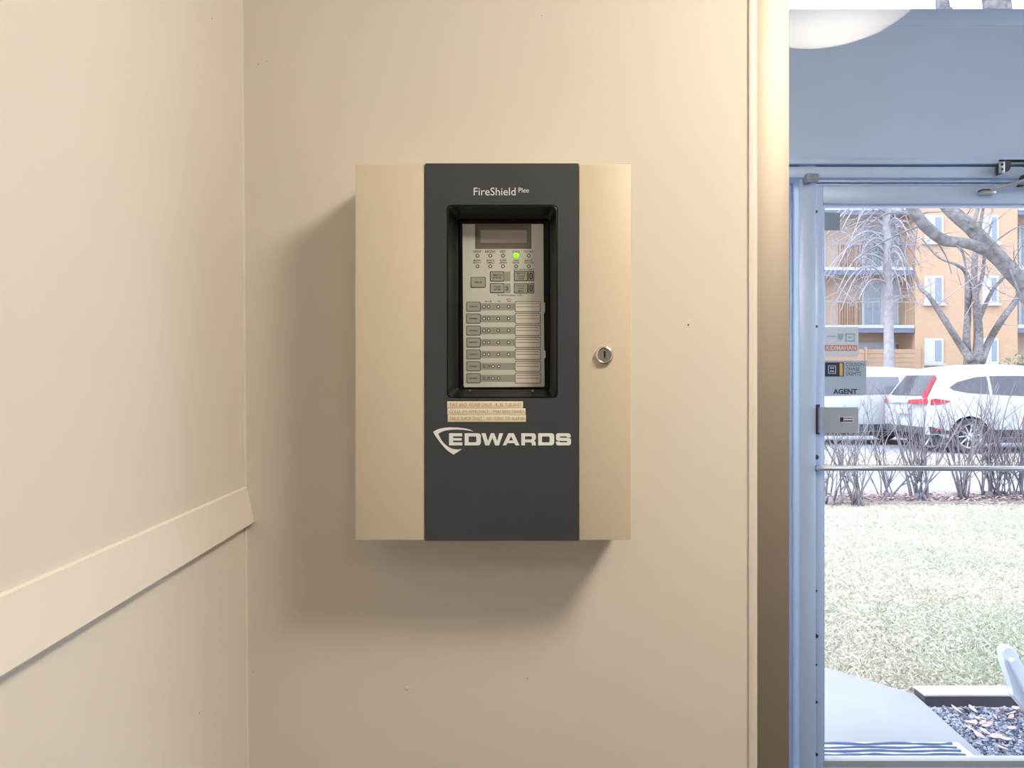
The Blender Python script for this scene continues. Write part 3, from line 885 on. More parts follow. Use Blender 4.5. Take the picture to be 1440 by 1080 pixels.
LET = [
    [[(631.6, T), (650.1, T), (650.1, 613.5), (637.2, 613.5), (637.2, 616), (649.4, 616), (649.4, 619.4), (637.2, 619.4), (637.2, 621.9), (650.2, 621.9), (650.2, B), (631.6, B)]],
    D_(653.5, 676.2, 659.1, 669.9),
    [[(677, T), (682.9, T), (686.2, 620.3), (690.2, T), (695.1, T), (699.1, 620.3), (702.2, T), (707.7, T), (701.6, B), (696.3, B), (692.6, 615.4), (687.9, B), (682.5, B)]],
    [[(706.9, B), (714.9, T), (722.4, T), (730.6, B), (724.9, B), (723.3, 623.0), (713.4, 623.0), (711.9, B)], [(715.7, 619.3), (718.7, 613.4), (721.6, 619.3)]],
    [[(733, T), (750, T), (752.5, 610.1), (753.5, 612.5), (753.5, 616.5), (752.4, 618.7), (750.8, 619.8), (752.6, 620.7), (753.3, 622.5), (753.3, B), (747.9, B), (747.9, 623.5), (746.2, 621.9), (738.2, 621.9), (738.2, B), (733, B)],
     [(738.2, 613.5), (747, 613.5), (747.9, 614.4), (747.9, 616.9), (747, 617.8), (738.2, 617.8)]],
    D_(756.8, 779.2, 762.1, 772.8),
    [[(785, T), (799.2, T), (801.6, 610.4), (802.4, 612.5), (802.4, 615), (797.2, 615), (796.4, 613.6), (787.8, 613.6), (787.2, 614.6), (787.9, 615.5), (799.8, 615.6), (802.2, 616.7), (802.9, 618.6), (802.9, 623.2), (802, 625.3), (799.8, B),
      (784.7, B), (782.6, 625.3), (781.8, 623.5), (781.7, 620.8), (786.8, 620.8), (787.5, 621.9), (796.9, 621.9), (797.6, 621), (796.9, 620), (785, 619.9), (782.6, 619), (781.8, 617), (781.8, 612), (782.6, 610.1)]],
]
bm = bmesh.new()
for L in LET: add_shape(bm, L, YP, 0.0005, PF)
done('brand_lettering', bm, M['silver'], cp, fix=False)
bm = bmesh.new()
add_shape(bm, [[(609.2, 607.2), (612.5, 605.2), (616.5, 603.4), (621, 602.2), (626.4, 601.3), (632, 600.9), (637.1, 601), (644, 601.2), (650.8, 601.9), (656, 602.7), (660, 603.8), (663.5, 605.2), (665.7, 606.8),
                (662.5, 606), (658.5, 605.3), (650.8, 604.3), (644.5, 604), (638.6, 604), (633, 604.4), (627.9, 605.1), (624, 606.1), (620.3, 607.6), (616.5, 609.9), (617.4, 612.3), (618.8, 614.9), (620.5, 618), (622.6, 621), (625, 623.8),
                (627.9, 626.3), (630.5, 628.2), (633.3, 629.8), (636.3, 630.9), (639.4, 631.5), (644.7, 631.9), (649.7, 631.3), (637.9, 639.3), (630.2, 634), (626.5, 630.7), (623.3, 627.1), (620, 623.3), (617.2, 619.5), (612.6, 613)]], YP, 0.0005, PF)
done('shield_emblem', bm, M['silver'], cp, fix=False)
# three strips of embossed label tape
for k, (a0, a1, b0, b1, s) in enumerate(((629, 735.5, 564.4, 573.9, ['TAT', 'BAD', 'GOAIP', 'DAUT', 'I.S', 'TUSUAVIT']), (629.3, 739, 574.2, 583.3, ['O I.U', 'JN', 'APPROVALT', 'MAI', 'SEHU', 'YANNRTI']),
                                         (629.8, 739.6, 583.6, 593.2, ['TAIL S', 'SUICIP', 'DNULT', 'NO', 'GOING', 'DS', 'ALARNIN']))):
    tp = pbox('label_tape', a0, a1, b0, b1, PF - 0.0022, 0.0011, M['tape'], fap, 0.0003, PF)
    bm = bmesh.new()
    spans = (((632, 643.5), (646, 656.8), (660, 675), (678, 692), (697.5, 707.5), (710, 733)), ((632, 647), (650, 657), (659.5, 687), (694, 703.5), (706, 717), (719.5, 737)),
             ((632.5, 645), (648.5, 662.5), (665, 678), (685, 691), (694.5, 708), (711, 717), (719.5, 738.3)))[k]
    for w, (s0, s1) in zip(s, spans):
        add_text(bm, w, s0, s1, b0 + 2.4, b1 - 2.4, PF - 0.0024, PF)
    done('tape_lettering', bm, M['tape_ink'], tp, fix=False)
# key lock
lc = P(849.7, 499.7, PF)
bm = bmesh.new()
yb = PF + 0.0005
rings = []
for r, y in ((0.0126, yb), (0.0126, yb - 0.004), (0.0119, yb - 0.0056), (0.0105, yb - 0.0062), (0.0096, yb - 0.0056), (0.0093, yb - 0.0046), (0.0, yb - 0.0046)):
    if r == 0:
        break
    rings.append([bm.verts.new((lc.x + r * math.cos(2 * math.pi * k / 36), y, lc.z + r * math.sin(2 * math.pi * k / 36))) for k in range(36)])
for i in range(len(rings) - 1): bridge(bm, rings[i], rings[i + 1])
bm.faces.new(rings[0])
lk = done('key_lock', bm, M['chrome'], fap, smooth=True)
bm = bmesh.new(); add_disc(bm, lc, 0.0094, yb - 0.0049, yb - 0.0042, 32); done('lock_face', bm, M['chrome_face'], lk)
bm = bmesh.new()
add_prism(bm, [(lc.x + x * 0.001, lc.z + z * 0.001) for x, z in ((-1.2, -4.2), (0.2, -4.6), (1.0, -4.0), (0.9, -1.6), (1.9, -0.6), (1.7, 1.4), (1.0, 2.0), (2.1, 3.6), (1.6, 5.6), (0.2, 6.0), (-1.2, 5.4), (-1.7, 3.6), (-0.9, 2.0), (-1.7, 0.8), (-1.0, -1.4))], yb - 0.0052, yb - 0.0045)
done('key_slot', bm, M['black'], lk)

# ================================================================== OUTDOORS
def gxy(px, py, z=0.0):
    Y = (CAMZ - z) * F / (py - 540.0)
    return (px - 720) * Y / F, Y

def slab_poly(name, pts, z0, z1, m, label):
    bm = bmesh.new()
    a_ = [bm.verts.new((x, y, z1)) for x, y in pts]
    b2 = [bm.verts.new((x, y, z0)) for x, y in pts]
    bm.faces.new(a_); bm.faces.new(list(reversed(b2)))
    n = len(pts)
    for i in range(n): bm.faces.new((a_[i], b2[i], b2[(i + 1) % n], a_[(i + 1) % n]))
    return struct(done(name, bm, m), label)
slab_poly('lawn', [(-12, DY + 0.2), (26, DY + 0.2), (26, 9.6), (-12, 9.6)], -0.3, -0.03, M['lawn'], 'bleached spring lawn outside the entrance door')
slab_poly('side_lawn', [(XR + 0.12, -6), (26, -6), (26, DY + 0.2), (XR + 0.12, DY + 0.2)], -0.3, -0.03, M['lawn'], 'lawn beside the added lobby glazing, right of the view')
PATH = [(-1.2, DY + 0.09), (1.70, DY + 0.09), (1.765, 3.37), (1.50, 3.69), (-0.6, 6.4), (-1.6, 6.2)]
slab_poly('path', PATH, -0.2, 0.0, M['concrete'], 'pale concrete path leading from the entrance door')
slab_poly('hedge_bed', [(-12, 8.9), (26, 8.65), (26, 9.7), (-12, 9.9)], -0.1, 0.0, M['mulch'], 'leaf litter strip under the bare hedge')
slab_poly('sidewalk', [(-14, 9.55), (40, 9.35), (40, 12.7), (-14, 12.7)], -0.2, -0.012, M['asphalt'], 'pale paved strip behind the bare hedge')
slab_poly('verge', [(-14, 12.7), (40, 12.7), (40, 14.5), (-14, 14.5)], -0.2, 0.03, M['verge'], 'straw coloured verge in front of the parked cars')
slab_poly('street', [(-14, 14.5), (44, 14.5), (44, 20.0), (-14, 20.0)], -0.2, 0.02, M['asphalt'], 'pale street with parked cars')
slab_poly('far_ground', [(-30, 20.0), (80, 20.0), (80, 75), (-30, 75)], -0.2, 0.1, M['verge'], 'ground in front of the brick apartment building')
slab_poly('gravel_bed', [(1.72, DY + 0.12), (3.6, DY + 0.12), (3.6, 3.28), (1.76, 3.28)], -0.22, -0.028, M['soil'], 'dark soil of the gravel bed beside the path')

# grass blades
def inside(x, y, poly):
    r = False
    j = len(poly) - 1
    for i in range(len(poly)):
        xi, yi = poly[i]; xj, yj = poly[j]
        if (yi > y) != (yj > y) and x < (xj - xi) * (y - yi) / (yj - yi) + xi: r = not r
        j = i
    return r
verts, faces = [], []
def blade(x, y, h, w, z=-0.03):
    a_ = R.uniform(0, 6.283)
    lx, ly = R.gauss(0, 0.7) * h, R.gauss(0, 0.7) * h
    c_, s_ = math.cos(a_) * w, math.sin(a_) * w
    n = len(verts)
    verts.extend(((x - c_, y - s_, z), (x + c_, y + s_, z), (x + lx * 0.5 + c_ * 0.6, y + ly * 0.5 + s_ * 0.6, z + h * 0.65), (x + lx, y + ly, z + h * 0.8)))
    faces.append((n, n + 1, n + 2)); faces.append((n, n + 2, n + 3))
cnt = 0
while cnt < 90000:
    y = 3.2 + (8.95 - 3.2) * R.random() ** 1.25
    x = R.uniform(0.28 * y, 0.78 * y + 0.4)
    if inside(x, y, PATH) or (y < 3.42 and x > 1.72): continue
    cnt += 1
    blade(x, y, R.uniform(0.015, 0.045), R.uniform(0.002, 0.004))
me = bpy.data.meshes.new('lawn_grass'); me.from_pydata(verts, [], faces); me.materials.append(M['grass'])
tag(link_mesh('lawn_grass', me, (0, 0, 0)), 'short bleached grass blades covering the lawn', 'grass', None, 'stuff')

# litter flakes under the hedge
verts, faces = [], []
for i in range(3500):
    x = R.uniform(2.5, 8.5); y = R.gauss(9.1, 0.16) - (x - 5) * 0.01
    z = R.uniform(0.0, 0.035); s = R.uniform(0.008, 0.03)
    n = len(verts)
    a_ = R.uniform(0, 6.28)
    for k in range(4):
        b2 = a_ + k * 1.57
        verts.append((x + s * math.cos(b2), y + s * 0.7 * math.sin(b2), z + R.uniform(0, 0.02)))
    faces.append((n, n + 1, n + 2, n + 3))
me = bpy.data.meshes.new('hedge_litter'); me.from_pydata(verts, [], faces); me.materials.append(M['litter'])
tag(link_mesh('hedge_litter', me, (0, 0, 0)), 'pinkish brown leaf litter below the bare hedge', 'leaf litter', None, 'stuff')

# gravel
verts, faces = [], []
def pebble(x, y, z, s):
    n = len(verts)
    q = [(1, 0, 0), (0, 1, 0), (-1, 0, 0), (0, -1, 0), (0, 0, 0.8), (0, 0, -0.6)]
    a_ = R.uniform(0, 6.28)
    for (i, j, k) in q:
        f = s * R.uniform(0.7, 1.3)
        verts.append((x + f * (i * math.cos(a_) - j * math.sin(a_)), y + f * (i * math.sin(a_) + j * math.cos(a_)) * 0.8, z + f * k))
    for (i, j, k) in ((0, 1, 4), (1, 2, 4), (2, 3, 4), (3, 0, 4), (1, 0, 5), (2, 1, 5), (3, 2, 5), (0, 3, 5)):
        faces.append((n + i, n + j, n + k))
for i in range(12000):
    x = R.uniform(1.74, 3.1); y = R.uniform(DY + 0.14, 3.27)
    if x < 1.70 + (y - DY) * 0.075 + 0.01: continue
    pebble(x, y, -0.022 + R.uniform(-0.006, 0.008), R.uniform(0.005, 0.012))
me = bpy.data.meshes.new('gravel'); me.from_pydata(verts, [], faces); me.materials.append(M['gravel'])
tag(link_mesh('gravel', me, (0, 0, 0)), 'blue grey gravel in the bed beside the path', 'gravel', None, 'stuff')

# dead leaves on the gravel, and a few on the lawn
lbm = bmesh.new()
pts = [(0, -1), (0.35, -0.55), (0.5, 0), (0.3, 0.6), (0, 1), (-0.3, 0.6), (-0.5, 0), (-0.35, -0.55)]
up = [lbm.verts.new((x * 0.02, y * 0.02, 0.006 * abs(x) + 0.004 * y * y)) for x, y in pts]
dn = [lbm.verts.new((x * 0.02, y * 0.02, 0.006 * abs(x) + 0.004 * y * y - 0.001)) for x, y in pts]
lbm.faces.new(up); lbm.faces.new(list(reversed(dn)))
for i in range(8): lbm.faces.new((up[i], dn[i], dn[(i + 1) % 8], up[(i + 1) % 8]))
lme = bpy.data.meshes.new('dead_leaf'); lbm.to_mesh(lme); lbm.free(); lme.materials.append(M['leaf'])
for i in range(46):
    if i < 26: x, y = R.uniform(1.82, 2.2), R.uniform(3.08, 3.25)
    elif i < 36: x, y = R.uniform(1.80, 1.92), R.uniform(2.85, 3.2)
    else: x, y = R.uniform(1.8, 2.2), R.uniform(2.75, 3.2)
    o = link_mesh('dead_leaf', lme, (x, y, -0.008 + R.uniform(0, 0.008)))
    o.rotation_euler = (R.uniform(-0.5, 0.5), R.uniform(-0.5, 0.5), R.uniform(0, 6.28))
    o.scale = [R.uniform(0.7, 1.4)] * 3
    tag(o, 'curled pinkish dead leaf lying on the gravel bed', 'leaf', 'dead leaves on the gravel bed')

# timber edging board across the bed
tm = tag(empty('timber_edging', (2.6, 3.33, -0.03)), 'weathered timber edging board between lawn and gravel bed', 'edging')
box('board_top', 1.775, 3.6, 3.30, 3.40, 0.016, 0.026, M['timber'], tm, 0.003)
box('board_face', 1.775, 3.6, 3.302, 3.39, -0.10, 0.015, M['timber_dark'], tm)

# ribbed mat in front of the door
mt = tag(empty('doormat', (1.3, 2.72, 0)), 'ribbed blue grey doormat on the path just outside the door', 'doormat')
box('mat_base', 0.95, 1.685, 2.53, 2.905, 0.0005, 0.006, M['mat_pale'], mt, 0.002)
for i in range(13):
    y = 2.545 + i * 0.0285
    bm = bmesh.new()
    ph = R.uniform(0, 6)
    add_tube(bm, [Vector((0.96 + 0.0365 * k, y + 0.004 * math.sin(ph + k * 0.9), 0.0075)) for k in range(20)], [R.uniform(0.003, 0.007) for k in range(20)], 6)
    done('rib', bm, M['mat_rib'], mt, smooth=True)

# white leaning stake at the right of the bed
sk = tag(empty('white_stake', (2.16, 3.15, -0.03)), 'white tapered wooden stake leaning over the gravel bed at the right edge', 'stake')
def sp(px, py, Y=3.16): return P(px, py, Y)
bm = bmesh.new()
pts = [(1405, 913), (1410, 907), (1421, 908.5), (1428, 921), (1448, 960), (1456, 1020), (1440, 999), (1420, 976), (1421, 967), (1414, 948), (1408, 930)]
add_prism(bm, [(sp(*p).x, sp(*p).z) for p in pts], 3.14, 3.18)
bmesh.ops.bevel(bm, geom=bm.edges[:], offset=0.004, segments=1, affect='EDGES')
done('stake_board', bm, M['white_wood'], sk)
bm = bmesh.new()
pts = [(1412, 925), (1418, 922), (1450, 985), (1450, 1003)]
add_prism(bm, [(sp(*p).x, sp(*p).z) for p in pts], 3.115, 3.142)
done('stake_brace', bm, M['white_wood'], sk)

# ------------------------------------------------------------------ bare hedge
def shrub(x, y, n, h, spread, label):
    bm = bmesh.new()
    for i in range(n):
        a_ = R.uniform(0, 6.283)
        b0 = Vector((x + R.gauss(0, 0.045), y + R.gauss(0, 0.05), -0.01))
        hh = h * R.uniform(0.7, 1.08)
        dirx = R.gauss(0, spread)
        diry = R.gauss(0, spread * 0.6)
        r0 = R.uniform(0.0065, 0.0135)
        pts = []
        m_ = 6
        jx, jy = 0, 0
        for k in range(m_ + 1):
            t = k / m_
            jx += R.gauss(0, 0.014); jy += R.gauss(0, 0.014)
            pts.append(b0 + Vector((dirx * t * hh * (0.7 + 0.3 * t) + jx, diry * t * hh + jy, t * hh)))
        add_tube(bm, pts, [r0 * (1 - 0.72 * k / m_) for k in range(m_ + 1)], 5)
        for j in range(R.randint(3, 6)):
            k = R.randint(1, m_ - 1)
            st_ = pts[k]
            L = hh * R.uniform(0.2, 0.5)
            d = Vector((R.gauss(0, 0.5) + dirx * 0.5, R.gauss(0, 0.4), 1.0)).normalized()
            q = [st_, st_ + d * L * 0.5 + Vector((R.gauss(0, 0.02), 0, 0)), st_ + d * L + Vector((R.gauss(0, 0.04), 0, 0))]
            rr = r0 * (1 - 0.72 * k / m_) * 0.62
            add_tube(bm, q, [rr, rr * 0.7, rr * 0.35], 4)
            for jj in range(2):
                e = q[1] + Vector((R.gauss(0, 0.1), R.gauss(0, 0.08), R.uniform(0.08, 0.22)))
                add_tube(bm, [q[1], (q[1] + e) / 2 + Vector((R.gauss(0, 0.01), 0, 0)), e], [rr * 0.5, rr * 0.4, rr * 0.25], 4)
    # root crown
    for j in range(5):
        a_ = R.uniform(0, 6.28)
        add_tube(bm, [Vector((x + 0.07 * math.cos(a_), y + 0.05 * math.sin(a_), -0.01)), Vector((x + 0.03 * math.cos(a_), y + 0.03 * math.sin(a_), 0.08))], [0.03, 0.014], 5)
    return tag(done('bare_shrub', bm, M['shrub'], None, smooth='all'), label, 'shrub', 'bare shrubs of the hedge')
SH = [(1167, 708, 10, 'bare shrub against the door stile, farthest left in the hedge'), (1206, 709, 11, 'bare shrub with a knotted root crown under the latch plate'),
      (1250, 702, 8, 'thin bare shrub with slim upright stems below the car bumper'), (1294, 703, 14, 'dense bare shrub with many stems below the red tail lamp'),
      (1351, 702, 10, 'forked bare shrub directly before the rear wheel of the white car'), (1388, 700, 9, 'bare shrub just right of the rear wheel of the white car'),
      (1408, 700, 9, 'bare shrub with straight dark stems, second from the right edge'), (1431, 699, 9, 'bare shrub at the right edge of the door pane')]
for px, py, n, lb in SH:
    x, y = gxy(px, py)
    shrub(x, y, n, R.uniform(1.15, 1.4), 0.33, lb)
for x, lb in ((6.95, 'bare hedge shrub just past the right edge of the photograph'), (7.65, 'bare hedge shrub beside the big tree, right of the photograph'),
              (2.75, 'bare hedge shrub hidden behind the jamb, farthest from the big tree'), (3.2, 'bare hedge shrub hidden behind the door mullion')):
    shrub(x, 9.0, 9, 1.25, 0.33, lb)

# ------------------------------------------------------------------ trees
def limb(bm, pts, radii, seg=8):
    # smooth the polyline
    P_, Rr = [], []
    n = len(pts)
    for i in range(n - 1):
        p0, p1, p2, p3 = pts[max(i - 1, 0)], pts[i], pts[i + 1], pts[min(i + 2, n - 1)]
        for k in range(4):
            t = k / 4
            P_.append(0.5 * ((2 * p1) + (p2 - p0) * t + (2 * p0 - 5 * p1 + 4 * p2 - p3) * t * t + (3 * p1 - p0 - 3 * p2 + p3) * t ** 3))
            Rr.append(radii[i] * (1 - t) + radii[i + 1] * t)
    P_.append(pts[-1]); Rr.append(radii[-1])
    add_tube(bm, P_, Rr, seg)
    return P_, Rr
def twigs(bm, path, n, L, r, up=0.3, droop=0.0, lo=0.2):
    for i in range(n):
        k = R.randint(int(len(path) * lo), len(path) - 1)
        p = path[k]
        d = Vector((R.gauss(0, 1), R.gauss(0, 0.8), R.gauss(up, 0.7))).normalized()
        l = L * R.uniform(0.4, 1.1)
        q = [p]
        for s in range(1, 5):
            d = (d + Vector((R.gauss(0, 0.18), R.gauss(0, 0.18), R.gauss(0, 0.12) - droop))).normalized()
            q.append(q[-1] + d * l / 4)
        rr = r * R.uniform(0.6, 1.1)
        add_tube(bm, q, [rr, rr * 0.8, rr * 0.6, rr * 0.45, rr * 0.25], 4)
        if L > 0.5:
            for s in range(2):
                pp = q[R.randint(1, 3)]
                e = pp + Vector((R.gauss(0, 0.4), R.gauss(0, 0.3), R.gauss(up * 0.4 - droop, 0.3))) * l * 0.5
                add_tube(bm, [pp, (pp + e) / 2 + Vector((R.gauss(0, 0.02), 0, 0.02)) * l, e], [rr * 0.45, rr * 0.35, rr * 0.2], 4)

# near tree on the lawn, its trunk just right of the pane, two limbs crossing the view
TY = 8.6
nt_ = tag(empty('bare_tree', (P(1500, 0, TY).x, TY, -0.03)), 'big bare tree with two thick grey limbs slanting across the pane', 'tree')
def tp_(px, py, dy=0.0): return P(px, py, TY + dy)
s = TY / F
bm = bmesh.new()
base = Vector((P(1520, 0, TY).x, TY, -0.05))
limb(bm, [base, P(1512, 640, TY), P(1490, 500, TY), P(1462, 430, TY), P(1440, 402, TY)], [0.30, 0.22, 0.19, 0.15, 13 * s], 12)
done('trunk', bm, M['bark'], nt_, smooth='all')
bm = bmesh.new()
l1, _ = limb(bm, [tp_(1448, 412), tp_(1440, 400), tp_(1420, 380), tp_(1398, 355), tp_(1365, 320, 0.1), tp_(1334, 292, 0.2), tp_(1300, 245, 0.4), tp_(1265, 180, 0.6)], [12.5 * s, 12 * s, 11 * s, 10.5 * s, 10 * s, 9.5 * s, 8 * s, 5 * s], 10)
done('limb', bm, M['bark'], nt_, smooth='all')
bm = bmesh.new()
l2, _ = limb(bm, [tp_(1412, 374, 0.05), tp_(1390, 355, 0), tp_(1372, 346, -0.1), tp_(1352, 341, -0.2), tp_(1328, 338, -0.3), tp_(1306, 322, -0.35), tp_(1288, 302, -0.4), tp_(1279, 280, -0.4), tp_(1272, 220, -0.4)], [8.5 * s, 8 * s, 7.5 * s, 7 * s, 7.5 * s, 8 * s, 8 * s, 7 * s, 4 * s], 10)
done('limb', bm, M['bark'], nt_, smooth='all')
bm = bmesh.new()
l3, _ = limb(bm, [tp_(1490, 500), tp_(1475, 330, 0.2), tp_(1420, 110, 0.3), tp_(1402, 8, 0.3), tp_(1396, -120, 0.3)], [0.17, 0.18, 20 * s, 19 * s, 14 * s], 10)
done('limb', bm, M['bark'], nt_, smooth='all')
bm = bmesh.new()
l4, _ = limb(bm, [tp_(1420, 110, 0.3), tp_(1370, 60, 0.2), tp_(1334, 22, 0.2), tp_(1325, 4, 0.2), tp_(1322, -90, 0.2)], [9 * s, 9 * s, 9.5 * s, 9 * s, 6 * s], 8)
done('limb', bm, M['bark'], nt_, smooth='all')
bm = bmesh.new()
for pts, r in (([(1348, 341), (1354, 356), (1358, 375), (1360, 390)], 2), ([(1293, 318), (1262, 330), (1225, 350), (1195, 372)], 1.6), ([(1385, 352), (1402, 338), (1425, 322), (1440, 318)], 1.5), ([(1365, 322), (1372, 305), (1378, 280)], 4), ([(1306, 322), (1330, 360), (1338, 385)], 1.2),
               ([(1290, 305), (1250, 300), (1215, 320)], 1.6), ([(1420, 378), (1436, 420), (1440, 440)], 1.5)):
    limb(bm, [tp_(*p, -0.1) for p in pts], [r * s * (1 - 0.55 * i / (len(pts) - 1)) for i in range(len(pts))], 5)
twigs(bm, l1, 12, 0.6, 0.008, 0.3)
twigs(bm, l2, 16, 0.7, 0.007, 0.1)
twigs(bm, l3, 12, 1.0, 0.010, 0.3, lo=0.4)
twigs(bm, l4, 10, 0.8, 0.008, 0.2)
tag(done('twigs', bm, M['bark'], nt_, smooth='all'), kind='stuff')

# multi-stemmed tree beyond the street
TY = 26.0
s = TY / F
mt_ = tag(empty('bare_tree', (P(1368, 0, TY).x, TY, 0.1)), 'grey multi-stemmed bare tree rising behind the roof of the white car', 'tree')
bm = bmesh.new()
limb(bm, [Vector((P(1368, 0, TY).x, TY, 0.05)), P(1368, 540, TY), P(1368, 512, TY), P(1370, 496, TY)], [15 * s, 13 * s, 12 * s, 12 * s], 12)
done('trunk', bm, M['bark'], mt_, smooth='all')
tw = bmesh.new()
for pts, rr in (([(1366, 508), (1352, 487), (1338, 465), (1320, 437), (1305, 415), (1292, 402), (1284, 372)], [6, 5, 4.5, 4, 3, 2, 1]),
                ([(1362, 510), (1359, 478), (1361, 440), (1361, 412), (1359, 385), (1345, 372), (1320, 362), (1296, 335)], [6, 5, 4.5, 4.2, 3, 2, 1.5, 0.8]),
                ([(1374, 510), (1376, 470), (1373, 430), (1370, 395), (1372, 355), (1378, 320), (1384, 285)], [7, 6, 5, 4.5, 3.5, 2.5, 1.5]),
                ([(1380, 508), (1392, 478), (1410, 448), (1425, 428), (1436, 408), (1446, 380)], [6, 5, 4.5, 4, 3.5, 2]),
                ([(1375, 455), (1385, 430), (1398, 405), (1414, 388), (1426, 370)], [3.5, 3, 2.4, 1.8, 1]),
                ([(1372, 420), (1382, 385), (1386, 345), (1396, 310)], [3, 2.6, 2, 1])):
    bm = bmesh.new()
    path, _ = limb(bm, [P(a_, b2, TY + R.uniform(-0.4, 0.4)) for a_, b2 in pts], [r * s for r in rr], 8)
    done('stem', bm, M['bark'], mt_, smooth='all')
    twigs(tw, path, 9, 1.7, 0.022, 0.4, lo=0.35)
tag(done('twigs', tw, M['twig'], mt_, smooth='all'), kind='stuff')

# pale birch before the balconies
TY = 27.5
s = TY / F
bt = tag(empty('birch_tree', (P(1249, 0, TY).x, TY, 0.1)), 'pale straight birch with drooping twigs in front of the balconies', 'tree')
bm = bmesh.new()
tpath, _ = limb(bm, [Vector((P(1250, 0, TY).x, TY, 0.05)), P(1250, 500, TY), P(1249, 420, TY), P(1248, 360, TY), P(1246, 300, TY), P(1244, 230, TY), P(1242, 120, TY)], [8 * s, 6.8 * s, 6.2 * s, 5.8 * s, 5 * s, 4 * s, 2 * s], 10)
done('trunk', bm, M['birch'], bt, smooth='all')
bm = bmesh.new()
for i in range(44):
    py = R.uniform(280, 405)
    sgn = -1 if R.random() < 0.66 else 1
    L = R.uniform(35, 92) * (1 if sgn < 0 else 0.5)
    rise = R.uniform(5, 28)
    x0_ = 1248
    dyy = R.uniform(-1.0, 1.0)
    pts = [P(x0_, py, TY), P(x0_ + sgn * L * 0.3, py - rise * 0.8, TY + dyy * 0.4), P(x0_ + sgn * L * 0.65, py - rise * 0.3, TY + dyy * 0.8), P(x0_ + sgn * L, py + R.uniform(15, 50), TY + dyy)]
    path, _ = limb(bm, pts, [2.0 * s, 1.4 * s, 1.0 * s, 0.5 * s], 5)
    twigs(bm, path, 5, 1.3, 0.016, -0.1, 0.25, lo=0.3)
tag(done('branches', bm, M['birch'], bt, smooth='all'), kind='stuff')
bm = bmesh.new()
twigs(bm, tpath, 26, 2.6, 0.022, 0.3, 0.15, lo=0.55)
tag(done('twigs', bm, M['twig'], bt, smooth='all'), kind='stuff')

# evergreen bush at the right
bm = bmesh.new()
c0 = P(1448, 560, 30.0); c0.z = 0.1
for i in range(2600):
    th, ph = R.uniform(0, 6.283), math.acos(R.uniform(-0.1, 1))
    rr = R.uniform(0.75, 1.05) * (1 + 0.12 * math.sin(3 * th))
    p = Vector((c0.x + 1.35 * rr * math.sin(ph) * math.cos(th), c0.y + 1.2 * rr * math.sin(ph) * math.sin(th), c0.z + 2.35 * rr * math.cos(ph)))
    sz = R.uniform(0.05, 0.11)
    d1 = Vector((R.gauss(0, 1), R.gauss(0, 1), R.gauss(0, 1))).normalized() * sz
    d2 = d1.orthogonal().normalized() * sz * 0.6
    bm.faces.new([bm.verts.new(p + q) for q in (d1, d2, -d1, -d2)])
tag(done('evergreen_bush', bm, M['evergreen'], None, fix=False), 'rounded dark green bush behind the white car at the right edge', 'bush')

